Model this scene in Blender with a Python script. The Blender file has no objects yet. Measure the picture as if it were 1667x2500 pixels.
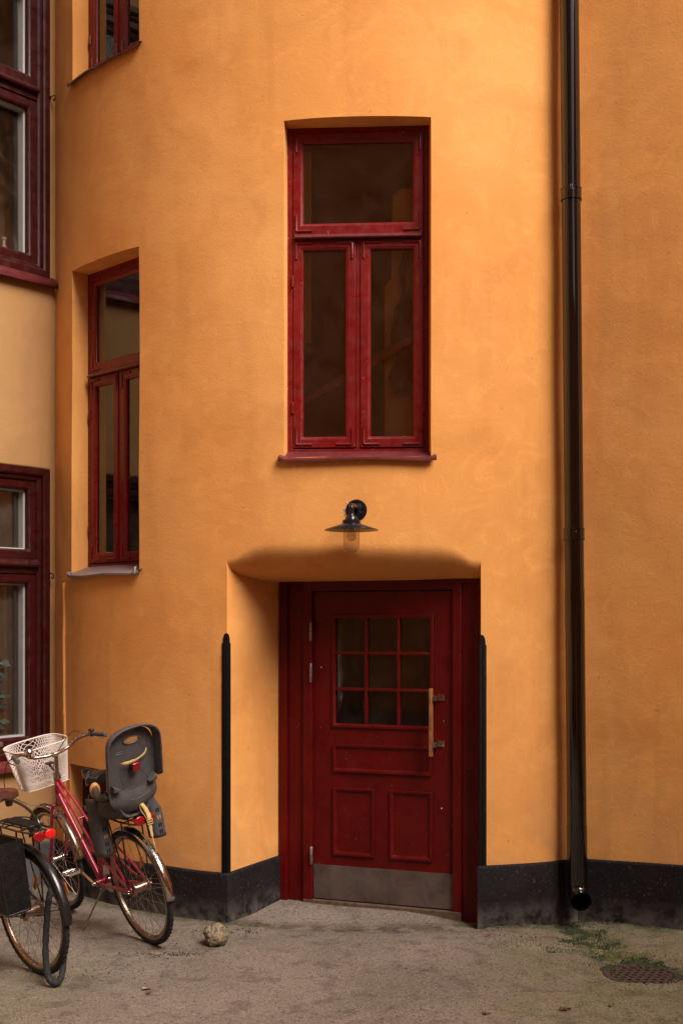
import bpy, bmesh, math, random
from mathutils import Vector, Matrix, noise
random.seed(7)
PI = math.pi
R_ = math.radians
sc = bpy.context.scene
COL = sc.collection
# ------------------------------------------------------------------ camera, sky, sun, exposure
CAMZ, F, CX, CY = 1.88, 3000.0, 833.5, 1510.0      # eye height and focal length in photo pixels
cd = bpy.data.cameras.new('camera'); cam = bpy.data.objects.new('camera', cd); COL.objects.link(cam)
cam.location = (0, 0, CAMZ); cam.rotation_euler = (R_(90), 0, 0)
cd.sensor_width = 36; cd.lens = F / 2500 * 36; cd.shift_y = (CY - 1250) / 2500; cd.clip_end = 500; cd.clip_start = .05
sc.camera = cam
SUN_EL, SUN_AZ = 46, 136            # azimuth clockwise from +Y : light comes from the right, behind the camera
w = bpy.data.worlds.new("World"); sc.world = w; w.use_nodes = True
wn = w.node_tree; bg = wn.nodes['Background']
sky = wn.nodes.new('ShaderNodeTexSky'); sky.sky_type = 'NISHITA'; sky.sun_disc = False
sky.sun_elevation = R_(SUN_EL); sky.sun_rotation = R_(SUN_AZ); sky.dust_density = 4; sky.air_density = 1.0
wn.links.new(sky.outputs[0], bg.inputs[0]); bg.inputs[1].default_value = .05
sl = bpy.data.lights.new('sun', 'SUN'); sun = bpy.data.objects.new('sun', sl); COL.objects.link(sun)
sl.energy = 3.7; sl.angle = R_(36); sl.color = (1, .91, .80)
sd = Vector((math.sin(R_(SUN_AZ)) * math.cos(R_(SUN_EL)), math.cos(R_(SUN_AZ)) * math.cos(R_(SUN_EL)), math.sin(R_(SUN_EL))))
sun.rotation_euler = sd.to_track_quat('Z', 'Y').to_euler()
sc.view_settings.view_transform = 'Standard'; sc.view_settings.look = 'None'
sc.view_settings.exposure = 0.88; sc.view_settings.gamma = 1
sc.render.resolution_x = 682; sc.render.resolution_y = 1024

# ------------------------------------------------------------------ helpers
class MB:
    def __init__(s): s.v = []; s.f = []
    def add(s, vs, fs):
        o = len(s.v); s.v += [Vector(p) for p in vs]; s.f += [tuple(i + o for i in f) for f in fs]; return s
    def grid(s, rows, flip=False):
        o = len(s.v); n = len(rows[0])
        for r in rows: s.v += [Vector(p) for p in r]
        for i in range(len(rows) - 1):
            for j in range(n - 1):
                a = o + i * n + j; q = (a, a + 1, a + n + 1, a + n)
                s.f.append(q[::-1] if flip else q)
        return s
    def box(s, c, h, ax=None):
        c = Vector(c); ax = ax or (Vector((1, 0, 0)), Vector((0, 1, 0)), Vector((0, 0, 1)))
        vs = [c + ax[0] * (h[0] * i) + ax[1] * (h[1] * j) + ax[2] * (h[2] * k) for i in (-1, 1) for j in (-1, 1) for k in (-1, 1)]
        return s.add(vs, [(0, 1, 3, 2), (4, 6, 7, 5), (0, 4, 5, 1), (2, 3, 7, 6), (0, 2, 6, 4), (1, 5, 7, 3)])
    def tube(s, pts, r, n=10, cap=True, closed=False, flat=1.0, up=None):
        pts = [Vector(p) for p in pts]; m = len(pts); o = len(s.v)
        rr = r if isinstance(r, (list, tuple)) else [r] * m
        u = None
        for i, p in enumerate(pts):
            if closed: t = pts[(i + 1) % m] - pts[(i - 1) % m]
            else: t = pts[min(i + 1, m - 1)] - pts[max(i - 1, 0)]
            t.normalize()
            if up is not None:
                u = (Vector(up) - t * t.dot(Vector(up))).normalized()
            elif u is None:
                u = t.orthogonal().normalized()
            else:
                u = (u - t * u.dot(t)).normalized()
            v = t.cross(u)
            for k in range(n):
                a = 2 * PI * k / n
                s.v.append(p + (u * math.cos(a) * flat + v * math.sin(a)) * rr[i])
        for i in range(m if closed else m - 1):
            i2 = (i + 1) % m
            for k in range(n):
                k2 = (k + 1) % n
                s.f.append((o + i * n + k, o + i * n + k2, o + i2 * n + k2, o + i2 * n + k))
        if cap and not closed:
            s.f.append(tuple(o + k for k in range(n))[::-1]); s.f.append(tuple(o + (m - 1) * n + k for k in range(n)))
        return s
    def lathe(s, prof, n=32, c=(0, 0, 0), ax='z', closed=False, a0=0, a1=2 * PI):
        c = Vector(c); o = len(s.v); m = len(prof); full = abs(a1 - a0 - 2 * PI) < 1e-6
        cnt = n if full else n + 1
        for k in range(cnt):
            a = a0 + (a1 - a0) * k / n
            for (r, h) in prof:
                if ax == 'z': p = Vector((r * math.cos(a), r * math.sin(a), h))
                elif ax == 'y': p = Vector((r * math.cos(a), h, r * math.sin(a)))
                else: p = Vector((h, r * math.cos(a), r * math.sin(a)))
                s.v.append(c + p)
        for k in range(n):
            k2 = (k + 1) % cnt
            for j in range(m if closed else m - 1):
                j2 = (j + 1) % m
                s.f.append((o + k * m + j, o + k2 * m + j, o + k2 * m + j2, o + k * m + j2))
        return s
    def prism(s, poly, d, org=(0, 0, 0), ax=None):
        # poly in (a,b); extruded along third axis by d
        ax = ax or (Vector((1, 0, 0)), Vector((0, 0, 1)), Vector((0, 1, 0))); org = Vector(org)
        n = len(poly)
        vs = [org + ax[0] * a + ax[1] * b for a, b in poly] + [org + ax[0] * a + ax[1] * b + ax[2] * d for a, b in poly]
        fs = [tuple(range(n)), tuple(range(2 * n - 1, n - 1, -1))] + [(i, (i + 1) % n, n + (i + 1) % n, n + i) for i in range(n)]
        return s.add(vs, fs)
    def build(s, name, m, parent=None, smooth=True, bevel=0, merge=False, label=None, seg=2, ang=35, solid=0):
        me = bpy.data.meshes.new(name); me.from_pydata([tuple(p) for p in s.v], [], s.f)
        bm = bmesh.new(); bm.from_mesh(me)
        if merge: bmesh.ops.remove_doubles(bm, verts=bm.verts, dist=.0004)
        bmesh.ops.recalc_face_normals(bm, faces=bm.faces) if not merge else None
        bm.to_mesh(me); bm.free()
        o = bpy.data.objects.new(name, me); COL.objects.link(o); me.materials.append(m)
        if smooth:
            me.polygons.foreach_set('use_smooth', [True] * len(me.polygons))
            me.set_sharp_from_angle(angle=R_(ang))
        if solid:
            q = o.modifiers.new('s', 'SOLIDIFY'); q.thickness = solid; q.offset = 0
        if bevel:
            b = o.modifiers.new('b', 'BEVEL'); b.width = bevel; b.segments = seg; b.limit_method = 'ANGLE'; b.angle_limit = R_(40); b.harden_normals = False
        if parent: o.parent = parent
        if label: o['label'] = label
        return o
def tag(o, label, cat, group=None):
    o['label'] = label; o['category'] = cat
    if group: o['group'] = group
    return o
def empty(name, label, cat, loc=(0, 0, 0), group=None):
    o = bpy.data.objects.new(name, None); COL.objects.link(o); o.location = loc; o.empty_display_size = .1
    return tag(o, label, cat, group)
def rebase(root):
    # children meshes are modelled in world space: keep them in place under a root standing at its base
    for c in root.children:
        c.matrix_parent_inverse = Matrix.Translation(root.location).inverted()
def arc(c, r, a0, a1, n):
    return [(c[0] + r * math.cos(a0 + (a1 - a0) * i / n), c[1] + r * math.sin(a0 + (a1 - a0) * i / n)) for i in range(n + 1)]
def bez(p, t):
    a, b, c, d = p; u = 1 - t
    return a * u ** 3 + 3 * b * u * u * t + 3 * c * u * t * t + d * t ** 3
def spline(pts, n=8):
    P = [Vector(p) for p in pts]; P = [P[0] * 2 - P[1]] + P + [P[-1] * 2 - P[-2]]; out = []
    for i in range(1, len(P) - 2):
        for k in range(n):
            t = k / n
            out.append(.5 * ((2 * P[i]) + (-P[i - 1] + P[i + 1]) * t + (2 * P[i - 1] - 5 * P[i] + 4 * P[i + 1] - P[i + 2]) * t * t + (-P[i - 1] + 3 * P[i] - 3 * P[i + 1] + P[i + 2]) * t ** 3))
    out.append(P[-2]); return out
def at(px, py, Y):   # point of the place seen at photo pixel (px,py), at depth Y
    return Vector(((px - CX) / F * Y, Y, CAMZ - (py - CY) / F * Y))
def sm(x): x = max(0, min(1, x)); return x * x * (3 - 2 * x)

# ------------------------------------------------------------------ materials
def nodes(name):
    m = bpy.data.materials.new(name); m.use_nodes = True; nt = m.node_tree
    return m, nt, nt.nodes['Principled BSDF']
def N(nt, t, **k):
    n = nt.nodes.new(t)
    for a, b in k.items():
        if a in n.inputs: n.inputs[a].default_value = b
        else: setattr(n, a, b)
    return n
def mixc(nt, fac, a, b, mode='MIX'):
    n = nt.nodes.new('ShaderNodeMix'); n.data_type = 'RGBA'; n.blend_type = mode
    for i, v in ((0, fac), (6, a), (7, b)):
        if hasattr(v, 'is_linked') or hasattr(v, 'links'): nt.links.new(v, n.inputs[i])
        else: n.inputs[i].default_value = v if i == 0 else (*v, 1)
    return n.outputs[2]
def noise_fac(nt, vec, scale, lo=.35, hi=.65, detail=4, dist=0, rough=.55):
    n = N(nt, 'ShaderNodeTexNoise'); n.inputs['Scale'].default_value = scale; n.inputs['Detail'].default_value = detail
    n.inputs['Distortion'].default_value = dist; n.inputs['Roughness'].default_value = rough
    nt.links.new(vec, n.inputs['Vector'])
    m = N(nt, 'ShaderNodeMapRange'); m.inputs[1].default_value = lo; m.inputs[2].default_value = hi
    nt.links.new(n.outputs[0], m.inputs[0]); return m.outputs[0]
def scaled(nt, vec, s):
    m = N(nt, 'ShaderNodeMapping'); m.inputs['Scale'].default_value = s; nt.links.new(vec, m.inputs[0]); return m.outputs[0]
def bump(nt, bs, hs, strength=.4, dist=.002):
    prev = None
    for h, st, d in hs:
        b = N(nt, 'ShaderNodeBump'); b.inputs['Strength'].default_value = st; b.inputs['Distance'].default_value = d
        nt.links.new(h, b.inputs['Height'])
        if prev: nt.links.new(prev, b.inputs['Normal'])
        prev = b.outputs[0]
    nt.links.new(prev, bs.inputs['Normal'])
def mult(nt, a, k):
    m = N(nt, 'ShaderNodeMath', operation='MULTIPLY'); nt.links.new(a, m.inputs[0]); m.inputs[1].default_value = k; return m.outputs[0]

def plaster(name, base, warm, dark, amt=.6):
    m, nt, bs = nodes(name)
    tc = N(nt, 'ShaderNodeTexCoord').outputs['Object']
    c = mixc(nt, mult(nt, noise_fac(nt, tc, .6, .40, .60, 4, .8), amt), base, warm)
    c = mixc(nt, mult(nt, noise_fac(nt, tc, 1.7, .50, .70, 6, 1.1), amt * .55), c, dark)
    st = scaled(nt, tc, (3.2, 3.2, .38))
    c = mixc(nt, mult(nt, noise_fac(nt, st, 1.6, .52, .74, 6, .5), amt * .5), c, dark)
    c = mixc(nt, mult(nt, noise_fac(nt, tc, 4.3, .5, .72, 7, 1.6, .65), amt * .45), c, tuple(min(1, x * 1.22) for x in base))
    sw = scaled(nt, tc, (2.2, 2.2, 5.5))
    c = mixc(nt, mult(nt, noise_fac(nt, sw, 2.4, .55, .72, 6, 2.2), amt * .3), c, warm)
    c = mixc(nt, mult(nt, noise_fac(nt, tc, 120, .55, .8, 2), .14), c, tuple(x * .55 for x in base))
    # splash dirt low on the wall, with a ragged upper edge
    sp = N(nt, 'ShaderNodeSeparateXYZ'); nt.links.new(tc, sp.inputs[0])
    mr = N(nt, 'ShaderNodeMapRange'); mr.inputs[1].default_value = 1.15; mr.inputs[2].default_value = .3; nt.links.new(sp.outputs[2], mr.inputs[0])
    mm = N(nt, 'ShaderNodeMath', operation='MULTIPLY'); nt.links.new(mr.outputs[0], mm.inputs[0]); nt.links.new(noise_fac(nt, tc, 3.1, .4, .68, 6, .8), mm.inputs[1])
    c = mixc(nt, mult(nt, mm.outputs[0], .4), c, (.33, .19, .10))
    # sparse dark specks and small chips
    vo = N(nt, 'ShaderNodeTexVoronoi'); vo.inputs['Scale'].default_value = 5.5; vo.inputs['Randomness'].default_value = 1; nt.links.new(tc, vo.inputs['Vector'])
    lt = N(nt, 'ShaderNodeMapRange'); lt.inputs[1].default_value = .05; lt.inputs[2].default_value = .03; nt.links.new(vo.outputs['Distance'], lt.inputs[0])
    c = mixc(nt, mult(nt, lt.outputs[0], .4), c, tuple(x * .35 for x in base))
    # hairline cracks, only in some zones
    dn = N(nt, 'ShaderNodeTexNoise'); dn.inputs['Scale'].default_value = 2.5; nt.links.new(tc, dn.inputs['Vector'])
    av = N(nt, 'ShaderNodeVectorMath', operation='ADD'); nt.links.new(tc, av.inputs[0]); nt.links.new(dn.outputs['Color'], av.inputs[1])
    vc = N(nt, 'ShaderNodeTexVoronoi'); vc.feature = 'DISTANCE_TO_EDGE'; vc.inputs['Scale'].default_value = .8; nt.links.new(av.outputs[0], vc.inputs['Vector'])
    lc = N(nt, 'ShaderNodeMapRange'); lc.inputs[1].default_value = .0035; lc.inputs[2].default_value = .001; nt.links.new(vc.outputs['Distance'], lc.inputs[0])
    mc = N(nt, 'ShaderNodeMath', operation='MULTIPLY'); nt.links.new(lc.outputs[0], mc.inputs[0]); nt.links.new(noise_fac(nt, tc, .9, .52, .62, 3), mc.inputs[1])
    c = mixc(nt, mult(nt, mc.outputs[0], .1), c, tuple(x * .4 for x in base))
    nt.links.new(c, bs.inputs['Base Color']); bs.inputs['Roughness'].default_value = .9; bs.inputs['Specular IOR Level'].default_value = .15
    v2 = N(nt, 'ShaderNodeTexVoronoi'); v2.feature = 'SMOOTH_F1'; v2.inputs['Scale'].default_value = 30; v2.inputs['Randomness'].default_value = 1; nt.links.new(tc, v2.inputs['Vector'])
    inv = N(nt, 'ShaderNodeMapRange'); inv.inputs[1].default_value = .16; inv.inputs[2].default_value = .03; nt.links.new(v2.outputs['Distance'], inv.inputs[0])
    tw = scaled(nt, tc, (5, 5, 11))
    bump(nt, bs, [(noise_fac(nt, tc, 1.7, 0, 1, 2, .2), .6, .018), (noise_fac(nt, tw, 1.1, 0, 1, 4, .7), .22, .006), (noise_fac(nt, tc, 75, 0, 1, 4), .5, .0022), (inv.outputs[0], .3, .0018)])
    return m
def simple(name, col, rough=.5, metal=0, var=.25, vscale=14, bmp=0, bscale=120, dust=0, spec=.5, coat=0):
    m, nt, bs = nodes(name); tc = N(nt, 'ShaderNodeTexCoord').outputs['Object']
    c = mixc(nt, mult(nt, noise_fac(nt, tc, vscale, .4, .7, 5, .5), 1), col, tuple(x * (1 - var) for x in col))
    if dust: c = mixc(nt, mult(nt, noise_fac(nt, tc, 38, .58, .78, 6, .4), dust), c, (.22, .17, .13))
    nt.links.new(c, bs.inputs['Base Color']); bs.inputs['Metallic'].default_value = metal; bs.inputs['Specular IOR Level'].default_value = spec
    rr = N(nt, 'ShaderNodeMapRange'); rr.inputs[3].default_value = max(0.02, rough * .75); rr.inputs[4].default_value = min(1, rough * 1.3)
    nt.links.new(noise_fac(nt, tc, vscale * 1.7, .3, .7, 4), rr.inputs[0]); nt.links.new(rr.outputs[0], bs.inputs['Roughness'])
    bs.inputs['Coat Weight'].default_value = coat
    if bmp: bump(nt, bs, [(noise_fac(nt, tc, bscale, 0, 1, 4), .5, bmp)])
    return m
M = {}
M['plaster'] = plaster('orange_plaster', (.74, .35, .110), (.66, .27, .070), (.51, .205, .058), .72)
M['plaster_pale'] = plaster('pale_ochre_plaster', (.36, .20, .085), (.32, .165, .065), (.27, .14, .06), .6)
M['plaster_back'] = plaster('ochre_plaster_opposite', (.72, .32, .085), (.66, .27, .07), (.5, .2, .06), .5)
def plinth_mat():
    m, nt, bs = nodes('black_plinth_paint'); tc = N(nt, 'ShaderNodeTexCoord').outputs['Object']
    c = mixc(nt, noise_fac(nt, tc, 3, .35, .7, 6, .7), (.009, .0072, .0085), (.018, .0145, .016))
    c = mixc(nt, mult(nt, noise_fac(nt, tc, 60, .6, .74, 4), .5), c, (.11, .1, .1))
    sp = N(nt, 'ShaderNodeSeparateXYZ'); nt.links.new(tc, sp.inputs[0])
    mr = N(nt, 'ShaderNodeMapRange'); mr.inputs[1].default_value = .16; mr.inputs[2].default_value = -.03; nt.links.new(sp.outputs[2], mr.inputs[0])
    mm = N(nt, 'ShaderNodeMath', operation='MULTIPLY'); nt.links.new(mr.outputs[0], mm.inputs[0]); nt.links.new(noise_fac(nt, tc, 14, .36, .62, 6), mm.inputs[1])
    c = mixc(nt, mm.outputs[0], c, (.11, .09, .08))
    nt.links.new(c, bs.inputs['Base Color']); bs.inputs['Roughness'].default_value = .85; bs.inputs['Specular IOR Level'].default_value = .15
    bump(nt, bs, [(noise_fac(nt, tc, 9, 0, 1, 4), .6, .01), (noise_fac(nt, tc, 90, 0, 1, 4), .8, .003)])
    return m
M['plinth'] = plinth_mat()
def paint(name, col, wear=.5, rough=.38, edge=(.32, .2, .17)):
    m, nt, bs = nodes(name); tc = N(nt, 'ShaderNodeTexCoord').outputs['Object']
    c = mixc(nt, noise_fac(nt, tc, 5, .35, .7, 5, .6), col, tuple(x * .72 for x in col))
    c = mixc(nt, mult(nt, noise_fac(nt, tc, 70, .68, .76, 3), wear), c, edge)
    vo = N(nt, 'ShaderNodeTexVoronoi'); vo.inputs['Scale'].default_value = 11; nt.links.new(tc, vo.inputs['Vector'])
    lt = N(nt, 'ShaderNodeMapRange'); lt.inputs[1].default_value = .045; lt.inputs[2].default_value = .035; nt.links.new(vo.outputs['Distance'], lt.inputs[0])
    c = mixc(nt, mult(nt, lt.outputs[0], wear * .8), c, (.45, .36, .3))
    nt.links.new(c, bs.inputs['Base Color']); bs.inputs['Roughness'].default_value = rough; bs.inputs['Specular IOR Level'].default_value = .25 if 'door' in name else .4
    rr = N(nt, 'ShaderNodeMapRange'); rr.inputs[3].default_value = rough * .7; rr.inputs[4].default_value = rough * 1.4
    nt.links.new(noise_fac(nt, tc, 18, .3, .7, 5), rr.inputs[0]); nt.links.new(rr.outputs[0], bs.inputs['Roughness'])
    gr = scaled(nt, tc, (60, 60, 4))
    bump(nt, bs, [(noise_fac(nt, gr, 1.4, 0, 1, 4), .35, .0012), (noise_fac(nt, tc, 35, 0, 1, 3), .3, .001)])
    return m
M['red'] = paint('red_window_paint', (.17, .005, .0045), .6, .33)
M['red_door'] = paint('oxblood_door_paint', (.108, .0022, .0022), .32, .40)
M['red_dark'] = paint('dark_maroon_window_paint', (.036, .002, .0022), .25, .36)
M['red_sill'] = paint('maroon_sheet_metal', (.13, .024, .026), .35, .33)
M['grey_sill'] = paint('grey_mauve_sheet_metal', (.20, .15, .155), .5, .42, (.4, .36, .33))  # grey-mauve colour, on the left window sill only
M['shutter'] = paint('brown_maroon_board', (.05, .007, .004), .1, .7)
def glass():
    m = bpy.data.materials.new('window_glass'); m.use_nodes = True; nt = m.node_tree; nt.nodes.clear()
    out = N(nt, 'ShaderNodeOutputMaterial'); mx = N(nt, 'ShaderNodeMixShader'); fr = N(nt, 'ShaderNodeFresnel'); fr.inputs[0].default_value = 1.55
    tr = N(nt, 'ShaderNodeBsdfTransparent'); tr.inputs[0].default_value = (.93, .91, .87, 1); gl = N(nt, 'ShaderNodeBsdfGlossy'); gl.inputs['Roughness'].default_value = .03
    tc = N(nt, 'ShaderNodeTexCoord').outputs['Object']
    b = N(nt, 'ShaderNodeBump'); b.inputs['Strength'].default_value = .25; b.inputs['Distance'].default_value = .004; nt.links.new(noise_fac(nt, tc, 2.6, 0, 1, 2, .4), b.inputs['Height'])
    nt.links.new(b.outputs[0], gl.inputs['Normal'])
    mm = N(nt, 'ShaderNodeMath', operation='MULTIPLY'); nt.links.new(fr.outputs[0], mm.inputs[0]); mm.inputs[1].default_value = 1.9
    # a thin film of dust
    df = N(nt, 'ShaderNodeBsdfDiffuse'); df.inputs[0].default_value = (.30, .19, .13, 1); mx2 = N(nt, 'ShaderNodeMixShader')
    f = mult(nt, noise_fac(nt, tc, 5, .35, .8, 6, .6), .055)
    nt.links.new(mm.outputs[0], mx.inputs[0]); nt.links.new(tr.outputs[0], mx.inputs[1]); nt.links.new(gl.outputs[0], mx.inputs[2])
    nt.links.new(f, mx2.inputs[0]); nt.links.new(mx.outputs[0], mx2.inputs[1]); nt.links.new(df.outputs[0], mx2.inputs[2]); nt.links.new(mx2.outputs[0], out.inputs[0])
    return m
M['glass'] = glass()
M['pipe'] = simple('dark_brown_enamelled_steel', (.004, .003, .0025), .07, .0, .3, 6, spec=.6, coat=.6)
M['black_iron'] = simple('black_painted_iron', (.005, .0045, .005), .7, .0, .3, 20, .0006, dust=.04, spec=.12)
M['lamp_enamel'] = simple('black_enamel', (.016, .014, .02), .2, .3, .3, 14)
M['steel'] = simple('worn_steel', (.36, .33, .30), .42, .9, .4, 22, .0004, dust=.25)
M['kick'] = simple('brushed_steel_plate', (.16, .122, .108), .52, .55, .45, 7, .0005, 60, dust=.25)
M['chrome'] = simple('chrome', (.62, .57, .53), .16, 1, .3, 30, dust=.1)
M['rusty_chrome'] = simple('rusty_chrome', (.42, .31, .24), .28, .95, .5, 45, dust=.3)
M['spoke'] = simple('spoke_steel', (.42, .37, .33), .3, 1, .3, 30)
M['rubber'] = simple('tyre_rubber', (.012, .011, .011), .75, 0, .3, 40, .001, 200, dust=.12)
M['pink'] = simple('crimson_bike_paint', (.40, .018, .058), .3, .15, .45, 35, .0003, dust=.12, coat=.3)
M['bikeblack'] = simple('black_bike_paint', (.009, .009, .010), .3, .1, .3, 20, dust=.08, coat=.3)
M['plastic'] = simple('charcoal_plastic', (.074, .066, .070), .5, 0, .25, 25, .0006, 260, dust=.06)
M['black'] = simple('black_plastic', (.010, .009, .009), .45, 0, .3, 20, dust=.05)
M['saddle'] = simple('black_saddle_vinyl', (.012, .010, .010), .22, 0, .3, 20)
M['brown_leather'] = simple('brown_saddle_leather', (.09, .028, .018), .4, 0, .4, 20, .0005)
M['grip'] = simple('grey_brown_rubber_grip', (.085, .065, .062), .7, 0, .4, 60, .001)
M['basket'] = simple('off_white_coated_wire', (.66, .57, .53), .5, 0, .1, 20)
M['strap'] = simple('yellow_webbing', (.52, .35, .13), .85, 0, .3, 60, .0008, 400)
M['orange'] = simple('orange_reflector', (.75, .2, .01), .25, 0, .3, 20)
M['ochreplastic'] = simple('ochre_plastic_ring', (.7, .31, .07), .4, 0, .2, 20)
M['redlens'] = simple('red_reflector_lens', (.24, .004, .007), .15, 0, .35, 60, .0008, 300, coat=.5)
M['redglow'] = simple('bright_red_reflector_lens', (.62, .010, .008), .2, 0, .2, 90, .0008, 300, coat=.5)
M['white'] = simple('white_plastic', (.62, .55, .5), .4, 0, .2, 30)
M['wood'] = simple('varnished_wood', (.30, .12, .045), .4, 0, .6, 30, .0008, 90)
M['curtain'] = simple('grey_curtain_cloth', (.26, .27, .29), .95, 0, .3, 8)
M['leafdark'] = simple('houseplant_leaf', (.012, .02, .011), .5, 0, .4, 20)
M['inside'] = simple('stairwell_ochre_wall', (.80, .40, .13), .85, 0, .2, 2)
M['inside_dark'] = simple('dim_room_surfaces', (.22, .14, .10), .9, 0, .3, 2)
M['whiteframe'] = simple('white_inner_frame_paint', (.30, .285, .27), .5, 0, .1, 12)
M['plastermark'] = simple('bare_plaster_filler', (.55, .42, .34), .9, 0, .3, 60, .002)
M['leaf'] = simple('dry_brown_leaf', (.11, .035, .022), .7, 0, .5, 60)
M['paleleaf'] = simple('dry_pale_leaf', (.34, .2, .15), .7, 0, .4, 60)
M['moss'] = simple('moss', (.075, .085, .016), .95, 0, .6, 30)
M['mossdark'] = simple('dark_moss', (.022, .032, .009), .95, 0, .6, 30)
M['castiron'] = simple('rusty_cast_iron', (.075, .05, .042), .7, .3, .5, 30, .001, 90, dust=.4)
M['pit'] = simple('black_pit', (.004, .004, .004), 1)
M['lockcloth'] = simple('black_woven_sleeve', (.012, .012, .015), .9, 0, .3, 60, .002, 150)
def stone():
    m, nt, bs = nodes('speckled_granite'); tc = N(nt, 'ShaderNodeTexCoord').outputs['Object']
    c = mixc(nt, noise_fac(nt, tc, 60, .44, .56, 4), (.26, .20, .135), (.06, .045, .036)); c = mixc(nt, mult(nt, noise_fac(nt, tc, 8, .45, .7, 3), .5), c, (.2, .13, .07))
    nt.links.new(c, bs.inputs['Base Color']); bs.inputs['Roughness'].default_value = .85
    bump(nt, bs, [(noise_fac(nt, tc, 40, 0, 1, 5), .7, .006)]); return m
M['stone'] = stone()
def lamp_glass():
    m, nt, bs = nodes('lamp_glass'); nt.nodes.remove(bs)
    out = nt.nodes['Material Output']; mx = N(nt, 'ShaderNodeMixShader'); fr = N(nt, 'ShaderNodeLayerWeight'); fr.inputs[0].default_value = .1
    tr = N(nt, 'ShaderNodeBsdfTransparent'); tr.inputs[0].default_value = (.95, .91, .88, 1); gl = N(nt, 'ShaderNodeBsdfGlossy'); gl.inputs['Roughness'].default_value = .04
    nt.links.new(mult(nt, fr.outputs['Fresnel'], .35), mx.inputs[0]); nt.links.new(tr.outputs[0], mx.inputs[1]); nt.links.new(gl.outputs[0], mx.inputs[2])
    df = N(nt, 'ShaderNodeBsdfDiffuse'); df.inputs[0].default_value = (.55, .40, .30, 1); m2 = N(nt, 'ShaderNodeMixShader'); m2.inputs[0].default_value = .2
    nt.links.new(mx.outputs[0], m2.inputs[1]); nt.links.new(df.outputs[0], m2.inputs[2]); nt.links.new(m2.outputs[0], out.inputs[0]); return m
M['lampglass'] = lamp_glass()

# ------------------------------------------------------------------ tower geometry
XC, RT, YN = .25, 2.6, 7.42
YC = YN + RT
def P(phi, z, off=0):
    s = noise.noise(Vector((phi * 2.6, z * 1.1, 3.3))) * .010 + noise.noise(Vector((phi * 9, z * 3.4, 8.1))) * .0035
    r = RT + off + s
    return Vector((XC + r * math.sin(phi), YC - r * math.cos(phi), z))
def phi_of(px):
    s = (px - CX) / F; a = s * s + 1; b = -2 * (s * XC + YC); c = XC * XC + YC * YC - RT * RT
    y = (-b - math.sqrt(b * b - 4 * a * c)) / (2 * a); return math.asin((s * y - XC) / RT)
OP = dict(main=(phi_of(693), phi_of(1052), 2.86, 4.915), left=(phi_of(177), phi_of(341), 2.19, 4.283),
          up=(phi_of(178), phi_of(341), 5.58, 7.66), cellar=(phi_of(169), phi_of(264), .335, .872))
DL, DR = phi_of(554), phi_of(1173); Z0E, ZT = 2.24, 2.66
A = Vector(((688 - CX) / F * 8.1, 8.1)); B = Vector(((1176 - CX) / F * 7.62, 7.62))   # door plane ends
ZLIN = 2.118
def z0(s): return Z0E + .105 * sm(min(s / .15, (1 - s) / .15)) - .02 * s * (1 - s) * 4 * (s > .5) * 0 - .015 * s
def lint(s, t):  # lintel soffit: rolls from the facade in and down to the door head
    ph = DL + (DR - DL) * s; Fp = P(ph, z0(s)); D = A.lerp(B, s)
    z = z0(s); dep = (D - Fp.xy).length; k = min(.6, .17 / dep)
    h = bez((0, 0, k, 1), t); v = bez((z, z - (z - ZLIN) * .55, ZLIN + (z - ZLIN) * .06, ZLIN), t)
    q = Fp.xy.lerp(D, h); return Vector((q.x, q.y, v))
PH0, PH1 = R_(-67), phi_of(1408)
cols = set(); rows = set()
def fill(lo, hi, step, S):
    n = max(1, int(round((hi - lo) / step)))
    for i in range(n + 1): S.add(round(lo + (hi - lo) * i / n, 6))
edges = sorted({PH0, PH1, DL, DR} | {o[0] for o in OP.values()} | {o[1] for o in OP.values()})
for a, b in zip(edges[:-1], edges[1:]):
    if b - a > 1e-4: fill(a, b, R_(1.3), cols)
ze = sorted({-.15, 0, Z0E, ZT, 12} | {o[2] for o in OP.values()} | {o[3] for o in OP.values()})
for a, b in zip(ze[:-1], ze[1:]): fill(a, b, .11, rows)
def clean(S):
    out = []
    for x in sorted(S):
        if not out or x - out[-1] > 1e-5: out.append(x)
    return out
cols = clean(cols); rows = clean(rows)
tb = MB()
idx = {}
def vid(p):
    tb.v.append(Vector(p)); return len(tb.v) - 1
for i, c in enumerate(cols):
    for j, z in enumerate(rows): idx[i, j] = vid(P(c, z))
def inside(c, z):
    for a, b, zl, zh in OP.values():
        if a < c < b and zl < z < zh: return True
    return DL < c < DR and z < ZT
for i in range(len(cols) - 1):
    for j in range(len(rows) - 1):
        if not inside((cols[i] + cols[i + 1]) / 2, (rows[j] + rows[j + 1]) / 2):
            tb.f.append((idx[i, j], idx[i + 1, j], idx[i + 1, j + 1], idx[i, j + 1]))
dcols = [c for c in cols if DL - 1e-5 <= c <= DR + 1e-5]; rz = [z for z in rows if Z0E - 1e-5 <= z <= ZT + 1e-5]
g = []
for z in rz:
    k = (z - Z0E) / (ZT - Z0E); g.append([P(c, z0((c - DL) / (DR - DL)) * (1 - k) + ZT * k) if 1 else 0 for c in dcols])
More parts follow.
